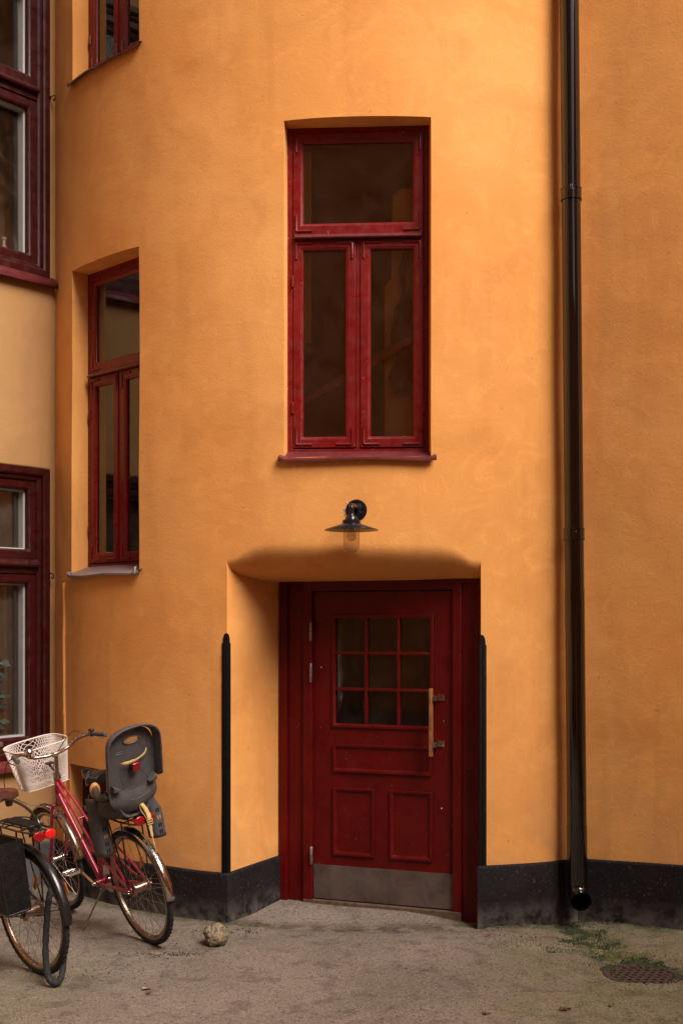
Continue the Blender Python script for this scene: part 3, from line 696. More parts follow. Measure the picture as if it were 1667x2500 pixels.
# unseen yard houses, placed and sized to shape the light; reflected in the panes
def yard_house(a, b, h, label, nw, mat=None):
    a = Vector((*a, 0)); b = Vector((*b, 0)); t = (b - a).normalized(); n = Vector((-t.y, t.x, 0)); L = (b - a).length
    e = empty('unseen_yard_house', label, 'building', (a + b) / 2)
    mb = MB(); wbox(mb, a, t, n, 0, L, -.2, h, -1.5, 0); mb.build('wall', mat or M['plaster_back'], e, smooth=False)
    for i in range(nw):
        for k in range(int((h - 1.2) // 3)):
            u = L * (i + .5) / nw; z = 1.0 + 3.2 * k
            f = MB(); ring(f, a + t * u + ZV * z, t, n, -.6, .6, 0, 1.7, .09, -.02, .03); wbox(f, a + t * u + ZV * z, t, n, -.03, .03, .05, 1.65, 0, .025); fo = f.build('window', M['red_dark'], e)
            g = MB(); wbox(g, a + t * u + ZV * z, t, n, -.52, .52, .08, 1.62, .002, .006); g.build('pane', M['pit'], fo, smooth=False)
    rebase(e)
yard_house((9.5, -7.5), (1.6, -7.5), 7.4, 'unseen ochre house behind the viewer, kept low to let sky light in', 3)
yard_house((1.55, -7.5), (-12.5, -7.5), 15, 'unseen tall ochre house behind the viewer, added to block sky on the left', 4)
yard_house((9.2, 3.6), (9.2, -7.4), 10.5, 'unseen ochre house on the far right, added to shade the lower walls', 4)

# ------------------------------------------------------------------ ground
DRX, DRY, DRR = (1566 - CX) / F * 6.66, 6.66, .205
def axis(lo, hi, step, far):
    a = []; x = lo
    while x <= hi + 1e-6: a.append(x); x += step
    l = [lo - .2, lo - .8, lo - 2.5, lo - 8, -far]; r = [hi + .2, hi + .8, hi + 2.5, hi + 8, far]
    return sorted(l) + a + r
gx = axis(-2.45, 2.35, .012, 120); gy = axis(5.3, 8.35, .012, 120)
PX = (1407 - CX) / F * 7.55; PY = 7.56
def fb(x, y, s, seed=0, o=4): return noise.fractal(Vector((x * s, y * s, seed)), .7, 2.1, o)
def masks(x, y):
    # water channel from the downpipe foot to the drain
    t = max(0, min(1, (PY - y) / (PY - DRY))); cxn = PX + .08 * t + (DRX - PX) * sm((t - .3) / .7) * .75
    wdt = .17 + .05 * t + .09 * fb(x, y, 3, 4)
    ch = math.exp(-((x - cxn) / max(.05, wdt)) ** 2) * sm((PY + .25 - y) / .3) * sm((y - 6.5) / .15)
    # raised concrete apron along the right wall, with a ragged lower edge
    ed = 7.02 - .10 * (x - 1.2) + .10 * fb(x, y, 2.2, 1) + .03 * fb(x, y, 9, 2) - .22 * sm((x - 1.5) / .4)
    ap = sm((y - ed) / .035) * sm((x - .75 + .15 * fb(x, y, 3, 6)) / .25)
    return ch, ap, ed
def gz(x, y):
    if x < -3 or x > 3 or y < 5 or y > 9: return -.012 if x > 3 else 0
    ch, ap, ed = masks(x, y)
    z = .006 * fb(x, y, 1.1, 3) + .0022 * fb(x, y, 9, 5, 3) + .0018 * fb(x, y, 34, 7, 3)
    z += -.03 * sm((x - .4) / 1.0)
    z += ap * .024 - ch * .026
    d = math.hypot(x - DRX, y - DRY); z -= .03 * math.exp(-(d / .30) ** 2) - .012 * math.exp(-((y - (DRY - .22)) / .05) ** 2) * sm((.4 - abs(x - DRX)) / .2) 
    if d < DRR + .02: z = min(z, -.075) if d < DRR - .01 else z
    # door slab
    z += .034 * sm((.42 - abs((x - A.x) * ND.x + (y - A.y) * ND.y)) / .4) * sm((x + .75) / .2) * sm((.95 - x) / .55)
    return z
g = MB(); g.grid([[Vector((x, y, gz(x, y))) for x in gx] for y in gy])
me = bpy.data.meshes.new('ground'); me.from_pydata([tuple(p) for p in g.v], [], g.f)
gr = bpy.data.objects.new('ground', me); COL.objects.link(gr); gr['kind'] = 'structure'
me.polygons.foreach_set('use_smooth', [True] * len(me.polygons))
att = me.color_attributes.new('stain', 'FLOAT_COLOR', 'POINT'); dat = []
for p in g.v:
    x, y = p.x, p.y
    if abs(x) > 3 or y < 5 or y > 9: dat += [0, .2, 0, 1]; continue
    ch, ap, ed = masks(x, y)
    moss = ch * .9 * sm((fb(x, y, 5, 11) + .35) / .4) * sm((fb(x, y, 17, 15) + .5) / .5)
    moss = max(moss, sm((.05 - abs(y - ed)) / .04) * sm((x - 1.15) / .3) * sm((fb(x, y, 6, 12) + .25) / .3) * .9)
    # moss hugging the wall foot
    dw = 9
    r_ = math.hypot(x - XC, y - YC) - RT
    dw = min(abs(r_), abs((Vector((x, y, 0)) - CRv).dot(RN)) if x > CRv.x else 9)
    moss = max(moss, sm((.16 - dw) / .12) * sm((fb(x, y, 4, 14) + .15) / .35) * (.85 if x > .9 else .5 if x < -.4 else .1))
    green = sm((x - .35 + .5 * fb(x, y, 1.2, 21)) / 1.1) * .8 + sm((-1.0 - x) / .6) * .35 * sm((6.9 - y) / .6 + .5)
    dirt_contact = sm((fb(x, y, 7.1, 31, 5) - .12) / .5) * .35 + sm((.16 - dw) / .15) * .6 * sm((fb(x, y, 8, 33) + .5) / .6) + math.exp(-(math.hypot((x + 1.05) * .7, y - 6.95) / .22) ** 2) * .4 * sm(fb(x, y, 11, 32) * 2)  # scattered dirt, plus contact darkening painted in along the wall foot
    dat += [min(1, moss), min(1, green), min(1, dirt_contact), 1]
att.data.foreach_set('color', dat)
def ground_mat():
    m, nt, bs = nodes('worn_asphalt'); tc = N(nt, 'ShaderNodeTexCoord').outputs['Object']
    at_ = N(nt, 'ShaderNodeAttribute'); at_.attribute_name = 'stain'; sp = N(nt, 'ShaderNodeSeparateColor'); nt.links.new(at_.outputs['Color'], sp.inputs[0])
    c = mixc(nt, noise_fac(nt, tc, 1.3, .38, .64, 5, .6), (.225, .178, .15), (.165, .135, .108))
    c = mixc(nt, mult(nt, sp.outputs[1], .85), c, (.155, .138, .068))
    gm = N(nt, 'ShaderNodeMath', operation='MULTIPLY'); nt.links.new(sp.outputs[1], gm.inputs[0]); nt.links.new(noise_fac(nt, tc, 3.5, .5, .66, 6, 1.0), gm.inputs[1]); c = mixc(nt, mult(nt, gm.outputs[0], .7), c, (.095, .10, .028))
    c = mixc(nt, mult(nt, noise_fac(nt, tc, 2.7, .55, .68, 6, 1.2), .5), c, (.26, .20, .175))
    c = mixc(nt, noise_fac(nt, tc, 45, .54, .72, 5), c, (.062, .05, .042))
    c = mixc(nt, mult(nt, noise_fac(nt, tc, 120, .50, .64, 3), .85), c, (.04, .03, .024))
    c = mixc(nt, mult(nt, noise_fac(nt, tc, 150, .58, .68, 2), .6), c, (.42, .34, .29))
    vo = N(nt, 'ShaderNodeTexVoronoi'); vo.inputs['Scale'].default_value = 30; nt.links.new(tc, vo.inputs['Vector'])
    lt = N(nt, 'ShaderNodeMapRange'); lt.inputs[1].default_value = .12; lt.inputs[2].default_value = .08; nt.links.new(vo.outputs['Distance'], lt.inputs[0])
    c = mixc(nt, mult(nt, lt.outputs[0], .55), c, (.25, .2, .16))
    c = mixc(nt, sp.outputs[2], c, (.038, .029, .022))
    mf = N(nt, 'ShaderNodeMath', operation='MULTIPLY'); mf.use_clamp = True; nt.links.new(sp.outputs[0], mf.inputs[0]); nt.links.new(noise_fac(nt, tc, 24, .3, .5, 5), mf.inputs[1])
    c = mixc(nt, mf.outputs[0], c, (.05, .058, .014))
    nt.links.new(c, bs.inputs['Base Color']); bs.inputs['Roughness'].default_value = .88; bs.inputs['Specular IOR Level'].default_value = .25
    bump(nt, bs, [(noise_fac(nt, tc, 30, 0, 1, 5), .7, .008), (noise_fac(nt, tc, 130, 0, 1, 3), .9, .004)])
    return m
me.materials.append(ground_mat())
# drain grate with round holes
dg = empty('drain_grate', 'round rusty drain cover full of small holes, set in the ground at lower right', 'drain cover', (DRX, DRY, -.052))
mb = MB(); cs = .044; K = 8
nc = int(DRR / cs) + 1
for i in range(-nc, nc + 1):
    for j in range(-nc, nc + 1):
        x0, y0 = (i + (.5 if j % 2 else 0)) * cs, j * cs
        if math.hypot(x0, y0) > DRR - .018: continue
        h = .5 * cs; ro = .0155; b = len(mb.v)
        out = [(h, 0), (h, h), (0, h), (-h, h), (-h, 0), (-h, -h), (0, -h), (h, -h)]
        for (dx, dy) in out: mb.v.append(Vector((x0 + dx, y0 + dy, 0)))
        for k in range(8): mb.v.append(Vector((x0 + ro * math.cos(k * PI / 4), y0 + ro * math.sin(k * PI / 4), .001)))
        for k in range(8): mb.v.append(Vector((x0 + ro * math.cos(k * PI / 4), y0 + ro * math.sin(k * PI / 4), -.02)))
        for k in range(8):
            k2 = (k + 1) % 8; mb.f.append((b + k, b + k2, b + 8 + k2, b + 8 + k)); mb.f.append((b + 8 + k, b + 8 + k2, b + 16 + k2, b + 16 + k))
mb.build('perforated_cover', M['castiron'], dg, smooth=False)
mb = MB(); mb.lathe([(DRR - .035, -.01), (DRR - .032, .003), (DRR, .004), (DRR, -.03)], 48); mb.build('rim', M['castiron'], dg)
mb = MB(); mb.lathe([(.0001, -.022), (DRR, -.022)], 24); mb.build('pit', M['pit'], dg, smooth=False)

# moss cushions (uncountable tufts) and crumbs of grit
def tufts(name, m, n, pick, size, label):
    mb = MB(); c = 0; tries = 0
    while c < n and tries < n * 60:
        tries += 1; x, y, ok = pick()
        if not ok: continue
        c += 1; z = gz(x, y); s = random.uniform(*size)
        z = max(z, -.051) if math.hypot(x - DRX, y - DRY) < DRR + .03 else z; a = random.uniform(0, PI); k = 5; b = len(mb.v)
        mb.v.append(Vector((x, y, z + s * .9)))
        for i in range(k):
            q = a + 2 * PI * i / k; r = s * random.uniform(.6, 1.2); mb.v.append(Vector((x + r * math.cos(q), y + r * math.sin(q), z - .002)))
        for i in range(k): mb.f.append((b, b + 1 + i, b + 1 + (i + 1) % k))
    o = mb.build(name, m, smooth=False); o['kind'] = 'stuff'; return o
def pickmoss(thr, sd):
    def f():
        x = random.uniform(-1.3, 2.3); y = random.uniform(6.3, 8.1); r_ = math.hypot(x - XC, y - YC) - RT
        if r_ < .03: return x, y, False
        ch, ap, ed = masks(x, y); dw = min(r_, abs((Vector((x, y, 0)) - CRv).dot(RN)) if x > CRv.x else 9)
        if x > CRv.x and (Vector((x, y, 0)) - CRv).dot(RN) < .03: return x, y, False
        v = max(ch * 1.0 if y > 7.1 else ch * .8, sm((.04 - abs(y - ed)) / .03) * (1 if x > 1.15 else 0), sm((.085 - dw) / .05) * (1 if 1.0 < x < 2.0 else .9 if -.8 < x < -.5 else .3 if x > .9 else 0))
        return x, y, v * (.5 + fb(x, y, 6, sd)) > thr and math.hypot(x - DRX, y - DRY) > DRR * .96 or (.82 * DRR < math.hypot(x - DRX, y - DRY) < DRR * 1.12 and fb(x, y, 7, 91) + .5 * ((y - DRY) / DRR) > .25)
    return f
tufts('moss', M['moss'], 5200, pickmoss(.36, 41), (.002, .006), '')
tufts('dark_moss', M['mossdark'], 3000, pickmoss(.42, 47), (.002, .010), '')
def pickgrit():
    x = random.uniform(-2.2, 2.2); y = 5.4 + 2.6 * random.random() ** 1.1
    return x, y, math.hypot(x - XC, y - YC) > RT + .03 and (x < CRv.x or (Vector((x, y, 0)) - CRv).dot(RN) > .03) and fb(x, y, 2.5, 61) > -.1
tufts('grit', simple('grit_crumbs', (.13, .1, .08), .9, 0, .7, 90), 2200, pickgrit, (.0012, .0035), '')
def pickdirt():
    k = random.choice([(-1.02, 6.95, .28, .10), (-.95, 6.86, .2, .05), (.1, 7.75, .3, .03), (-.62, 7.35, .16, .05), (1.2, 7.2, .3, .1), (DRX - .1, DRY - .2, .25, .03), (DRX, DRY + .18, .3, .05), (-.7, 7.4, .3, .03), (1.1, 7.5, .3, .03), (PX, PY + .02, .10, .06), (PX - .05, PY - .05, .16, .06), (-1.2, 6.55, .3, .12)])
    x = random.gauss(k[0], k[2] * .5); y = random.gauss(k[1], k[3] * .7); return x, y, fb(x, y, 12, 71) > 0 and math.hypot(x - XC, y - YC) > RT + .03
tufts('leaf_litter', simple('black_leaf_crumbs', (.016, .012, .01), .9), 900, pickdirt, (.002, .008), '')
def leaf(x, y, s, rot, m, label):
    mb = MB(); g = []
    for i in range(9):
        u = i / 8; w_ = math.sin(PI * u ** .8) * .42 * (1 + .25 * math.sin(i * 2.6)); g.append([Vector(((u - .5) * s, v * w_ * s, .004 + .10 * s * abs(v) + .12 * s * math.sin(u * 4 + v))) for v in (-1, -.5, 0, .5, 1)])
    mb.grid(g); mb.tube([(s * .5, 0, .008), (s * .8, .05 * s, .006)], .0012, 4)
    o = mb.build('fallen_leaf', m, solid=.0008, ang=80); o.location = (x, y, gz(x, y) + .002); o.rotation_euler = (0, 0, rot); tag(o, label, 'leaf', 'dry leaves on the ground')
def onground(px, py):
    Y = CAMZ * F / (py - CY); return (px - CX) / F * Y, Y
for px, py, s, r, m, lb in ((1379, 2457, .055, .3, 'leaf', 'curled brown leaf alone on the bare ground near the bottom right'), (1194, 2282, .04, .8, 'leaf', 'brown leaf lying by the plinth right of the door'),
                            (1186, 2475, .035, .1, 'leaf', 'small brown leaf at the bottom edge, below the door'), (358, 2418, .045, .1, 'paleleaf', 'pale leaf lying on the ground right of the black bicycle wheel'),
                            (364, 2427, .03, 1.1, 'leaf', 'small dark red leaf just below the pale leaf'), (1490, 2443, .03, .4, 'leaf', 'tiny brown leaf below the drain cover'), (877, 2220, .035, -.3, 'leaf', 'dark leaf in front of the door threshold')):
    x, y = onground(px, py); leaf(x, y, s, r, M[m], lb)
# the loose cobble
x, y = onground(528, 2306)
bm = bmesh.new(); bmesh.ops.create_icosphere(bm, subdivisions=5, radius=.072)
for v in bm.verts:
    d = v.co.normalized(); v.co *= 1 + .22 * noise.noise(d * 1.5 + Vector((3, 1, 0))) + .07 * noise.noise(d * 4) + .02 * noise.noise(d * 16)
    v.co.z *= .92; v.co.x *= 1.02
    if v.co.z < -.05: v.co.z = -.05
me2 = bpy.data.meshes.new('cobblestone'); bm.to_mesh(me2); bm.free(); me2.polygons.foreach_set('use_smooth', [True] * len(me2.polygons)); me2.materials.append(M['stone'])
co = bpy.data.objects.new('cobblestone', me2); COL.objects.link(co); co.location = (x, y, gz(x, y) + .052); tag(co, 'round speckled granite cobble lying on the ground by the tower corner', 'stone')

# ------------------------------------------------------------------ corner guards
def guard(corner, d1, d2, z0_, z1, label):
    # rounded iron angle hugging a wall corner: d1, d2 point along the two wall faces away from the corner
    bis = -(d1 + d2).normalized(); g = []; r = .012
    leg = .036
    prof = [corner + d1 * leg, corner + d1 * leg + bis * .008, corner + bis * .012 + d1 * .006, corner + bis * .014, corner + bis * .012 + d2 * .006, corner + d2 * leg + bis * .008, corner + d2 * leg]
    mid = (corner + (d1 + d2) * .006)
    for z, k in ((z0_, 1), (z1 - .075, 1), (z1 - .07, .8), (z1 - .045, .78), (z1 - .02, .55), (z1 - .005, .25), (z1, .04)):
        g.append([Vector((*(mid + (q - mid) * k), z)) for q in prof])
    mb = MB(); mb.grid(g)
    for e in (-1, 1): mb.tube([Vector((*(corner + bis * .013 + (d1 if e < 0 else d2) * .022), z)) for z in (z0_, z1 - .08)], .003, 6)
    o = mb.build('corner_guard', M['black_iron'], ang=40, bevel=.001); tag(o, label, 'corner guard', 'black iron guards at the doorway corners')
d1 = (P(DL - .02, 0) - P(DL, 0)).xy.normalized(); d2 = (A - cor).normalized()
guard(P(DL, .9).xy, d1, d2, .30, 1.80, 'long black iron corner guard at the left edge of the doorway')
d1 = (P(DR + .02, 0) - P(DR, 0)).xy.normalized(); d2 = (B - P(DR, 0).xy).normalized()
guard(P(DR, .9).xy, d1, d2, .36, 1.79, 'black iron corner guard at the right edge of the doorway, half hidden')

# ------------------------------------------------------------------ downpipe
dp = empty('downpipe', 'glossy dark brown rainwater downpipe running down the corner between tower and side wall', 'downpipe', (PX, PY, 0))
def pp(py, r=0):
    Y = 7.57; x = (1389 + 18 * py / 2000 - CX) / F * Y; return Vector((x, Y, CAMZ - (py - CY) / F * Y))
def seg(y0, y1, r, name='pipe', m=M['pipe'], n=36):
    mb = MB(); a, b = pp(y0), pp(y1); mb.tube([a, a.lerp(b, .5), b], r, n, cap=False); return mb.build(name, m, dp)
seg(-3200, 1442, .0585); seg(1438, 2046, .0605); seg(2016, 2146, .0625)
for y0, y1 in ((462, 489), (1291, 1318)):
    seg(y0, y1, .0635, 'clamp'); seg(y0 - 1, y0 + 2, .0650, 'clamp'); seg(y1 - 2, y1 + 1, .0650, 'clamp')
    a, b = pp(y0 - 2), pp(y1 + 2); mb = MB(); f = Vector((-.14, -.99, 0)).normalized(); s = Vector((f.y, -f.x, 0))
    mb.box((a + b) / 2 + f * .072, (.004, .012, (a - b).length / 2), (s, f, ZV)); mb.box((a + b) / 2 + f * .072 + s * .009, (.004, .012, (a - b).length / 2), (s, f, ZV))
    mb.tube([(a + b) / 2 + f * .077 - s * .012 + ZV * .01, (a + b) / 2 + f * .077 + s * .02 + ZV * .01], .004, 8)
    mb.build('clamp_ear', M['pipe'], dp, bevel=.001)
    mb = MB(); mb.tube([(a + b) / 2, (a + b) / 2 + Vector((0, .3, 0))], .006, 8); mb.build('wall_bracket', M['pipe'], dp)
# vertical lock seam
mb = MB(); s0 = Vector((-.01, -.0625, 0)); mb.tube([pp(1500) + s0, pp(2140) + s0], .0022, 6); mb.build('seam', M['pipe'], dp)
# shoe: elbow turning out toward the yard
mb = MB(); a = pp(2140); fwd = Vector((.08, -.95, -.30)).normalized()
pts = [a, a - ZV * .04] + [a - ZV * (.04 + .09 * math.sin(q)) + Vector((.08, -.95, 0)) * (.085 * (1 - math.cos(q))) for q in (R_(18), R_(36), R_(54), R_(70))]
pts.append(pts[-1] + fwd * .035)
o = len(mb.v); mb.tube(pts, [.0615, .0615, .061, .061, .061, .061, .062], 36, cap=False); mb.tube(pts[::-1], .0585, 36, cap=False)
mb.tube([pts[-1] - fwd * .003, pts[-1] + fwd * .002], .0640, 36, cap=False)
mb.build('outlet', M['pipe'], dp)
mb = MB(); pth = [pts[1], pts[2]]; mb.tube(pth, .057, 20); mb.build('inside_darkness', M['pit'], dp) if False else None
rebase(dp)

# ------------------------------------------------------------------ thin conduit on the left of the tower
g = [P(phi_of(160), z, .006) for z in [2.13 - k * .1 for k in range(19)]]
mb = MB(); mb.tube(g, .0105, 8); 
for z in (1.22,): 
    q = P(phi_of(160), z, .006); mb.tube([q - ZV * .012, q + ZV * .012], .0145, 8)
tag(mb.build('cable_conduit', M['plaster']), 'thin orange-painted conduit running down from the left window sill', 'conduit')

# ------------------------------------------------------------------ wall lamp
ph = phi_of(870); pw = P(ph, 2.535); LNn = Vector((math.sin(ph), -math.cos(ph), 0)); LTt = Vector((math.cos(ph), math.sin(ph), 0))
lamp = empty('wall_lamp', 'black wall lamp with a flat conical shade and clear glass jar above the door', 'lamp', pw)
LC = Vector((.058, 7.2, 0)); zr = 2.400
def orient(mb, org, axis_):
    q = axis_.to_track_quat('Z', 'Y').to_matrix(); mb.v = [org + q @ v for v in mb.v]; return mb
mb = MB(); mb.lathe([(.0001, .03), (.012, .03), (.014, .022), (.03, .018), (.045, .013), (.047, .017), (.052, .017), (.054, .010), (.060, .010), (.064, .006), (.064, -.004)], 40); orient(mb, pw, LNn); mb.build('wall_plate', M['lamp_enamel'], lamp)
mb = MB()
for k in range(24):
    a = 2 * PI * k / 24; u = LTt * math.cos(a) + ZV * math.sin(a); mb.tube([pw + LNn * .022 + u * .017, pw + LNn * .0175 + u * .044], .0022, 6)
mb.build('rosette', M['lamp_enamel'], lamp)
top = LC + ZV * 2.505
mb = MB(); mb.tube(spline([pw + LNn * .02, pw + LNn * .10 + ZV * .012, Vector((LC.x, LC.y + .035, 2.545)), Vector((LC.x, LC.y + .004, 2.535)), Vector((LC.x, LC.y, 2.49))], 8), .0125, 14); mb.lathe([(.001, .0), (.016, .0), (.018, .008), (.016, .016), (.001, .016)], 20, LC + ZV * 2.485); mb.build('arm', M['lamp_enamel'], lamp)
mb = MB(); mb.lathe([(.001, 2.492), (.017, 2.492), (.02, 2.484), (.026, 2.482), (.036, 2.468), (.038, 2.458), (.052, 2.456), (.053, 2.447), (.05, 2.446), (.055, 2.441), (.055, 2.434), (.05, 2.432)], 40, LC); mb.build('cap', M['lamp_enamel'], lamp, ang=25)
mb = MB(); mb.lathe([(.05, 2.438), (.06, 2.434), (.158, 2.401), (.1605, 2.397), (.158, 2.396), (.06, 2.430), (.05, 2.433)], 64, LC); mb.build('lamp_shade', M['lamp_enamel'], lamp, ang=50)
mb = MB(); pf = [(.048, 2.435), (.048, 2.31)] + [(.048 * math.cos(a), 2.31 - .048 * math.sin(a)) for a in [PI / 2 * k / 8 for k in range(1, 8)]] + [(.0005, 2.262)]
mb.lathe(pf, 32, LC); mb.build('glass_jar', M['lampglass'], lamp)
mb = MB(); mb.lathe([(.012, 2.43), (.013, 2.40), (.024, 2.385), (.028, 2.365), (.024, 2.345), (.012, 2.335), (.0005, 2.332)], 24, LC); mb.build('bulb', M['lampglass'], lamp)
mb = MB(); mb.lathe([(.001, 2.44), (.013, 2.44), (.013, 2.40), (.001, 2.40)], 16, LC)
for k in range(4): a = k * PI / 2; mb.tube([LC + Vector((.004 * math.cos(a), .004 * math.sin(a), 2.4)), LC + Vector((.009 * math.cos(a), .009 * math.sin(a), 2.36))], .0006, 4)
mb.build('bulb_socket', M['rusty_chrome'], lamp)
rebase(lamp)
mb = MB(); random.seed(11)
for k in range(26):
    a = R_(random.uniform(140, 215)); r = random.uniform(.058, .076); u = LTt * math.cos(a) + ZV * math.sin(a); c0 = pw + u * r + LNn * random.uniform(0, .004)
    s = random.uniform(.004, .009); mb.add([c0 + LNn * s * .5] + [c0 + (LTt * math.cos(q) + ZV * math.sin(q)) * s * random.uniform(.6, 1.2) - LNn * .003 for q in [k2 * PI / 3 for k2 in range(6)]], [(0, 1 + i, 1 + (i + 1) % 6) for i in range(6)])
o = mb.build('plaster_filler', M['plastermark'], smooth=False); tag(o, 'crumbly whitish filler bulging out beside the round lamp plate', 'filler')

# ------------------------------------------------------------------ bicycles (local axes: x forward, y left, z up, rear tyre touches the origin)
WR = .343
def place(root, X, Y, ux, uy, lean):
    f = Vector((ux, uy, 0)).normalized(); l = Vector((-f.y, f.x, 0)); Rm = Matrix(((f.x, l.x, 0), (f.y, l.y, 0), (0, 0, 1))).to_4x4()
    root.matrix_world = Matrix.Translation((X, Y, gz(X, Y) + .001)) @ Rm @ Matrix.Rotation(-R_(lean), 4, 'X')
tyre_me = {}
def wheel(par, x, rear, tyre_m, rim_m, hubr=.03):
    c = Vector((x, 0, WR))
    mb = MB(); n = 96; prof = []
    for k in range(14): a = 2 * PI * k / 14; prof.append((WR - .019 + .0185 * math.cos(a), .0175 * math.sin(a)))
    mb.lathe(prof, n, c, 'y', closed=True)
    for k in range(120):      # tread knobs
        a = 2 * PI * k / 120; s = 1 if k % 2 else -1; d = Vector((math.cos(a), 0, math.sin(a))); tt = Vector((-math.sin(a), 0, math.cos(a)))
        mb.box(c + d * (WR - .0025) + Vector((0, s * .007, 0)), (.0055, .0048, .0022), (tt, Vector((0, 1, 0)), d))
    w_ = mb.build('wheel', tyre_m, par)
    mb = MB(); rr = WR - .036
    mb.lathe([(rr + .004, -.013), (rr + .004, .013), (rr - .006, .0145), (rr - .018, .008), (rr - .020, 0), (rr - .018, -.008), (rr - .006, -.0145)], n, c, 'y', closed=True); mb.build('rim', rim_m, w_)
    mb = MB(); L = .055 if rear else .045
    mb.lathe([(.001, -L - .022), (.006, -L - .022), (.006, -L), (.014, -L), (hubr + .008, -L + .008), (hubr + .008, -L + .012), (hubr * .8, -L + .016), (hubr * .8, L - .016), (hubr + .008, L - .012), (hubr + .008, L - .008), (.014, L), (.006, L), (.006, L + .022), (.001, L + .022)], 28, c, 'y'); mb.build('hub', M['rusty_chrome'] if rear else M['chrome'], w_)
    sm_ = None
    for k in range(36):
        a = 2 * PI * k / 36; side = 1 if k % 2 else -1; off = (R_(55) if (k // 2) % 2 else -R_(55)); hr = hubr + .005
        p = c + Vector((hr * math.cos(a + off), side * (L - .011), hr * math.sin(a + off))); q = c + Vector(((rr - .012) * math.cos(a), 0, (rr - .012) * math.sin(a)))
        mb = MB(); mb.tube([p, q], .0011, 5, cap=False); mb.build('spoke', M['spoke'], w_)
    return w_
def fender(par, x, a0, a1, m, rad=.018, wdt=.026, name='mudguard'):
    mb = MB(); g = []; c = Vector((x, 0, WR)); n = 48
    for i in range(n + 1):
        a = a0 + (a1 - a0) * i / n; row = []
        for k in range(9):
            b = -PI / 2 + PI * k / 8; r = WR + .004 + rad * math.cos(b); row.append(c + Vector((r * math.cos(a), wdt * math.sin(b), r * math.sin(a))))
        g.append(row)
    mb.grid(g); return mb.build(name, m, par, solid=.0018, ang=60)
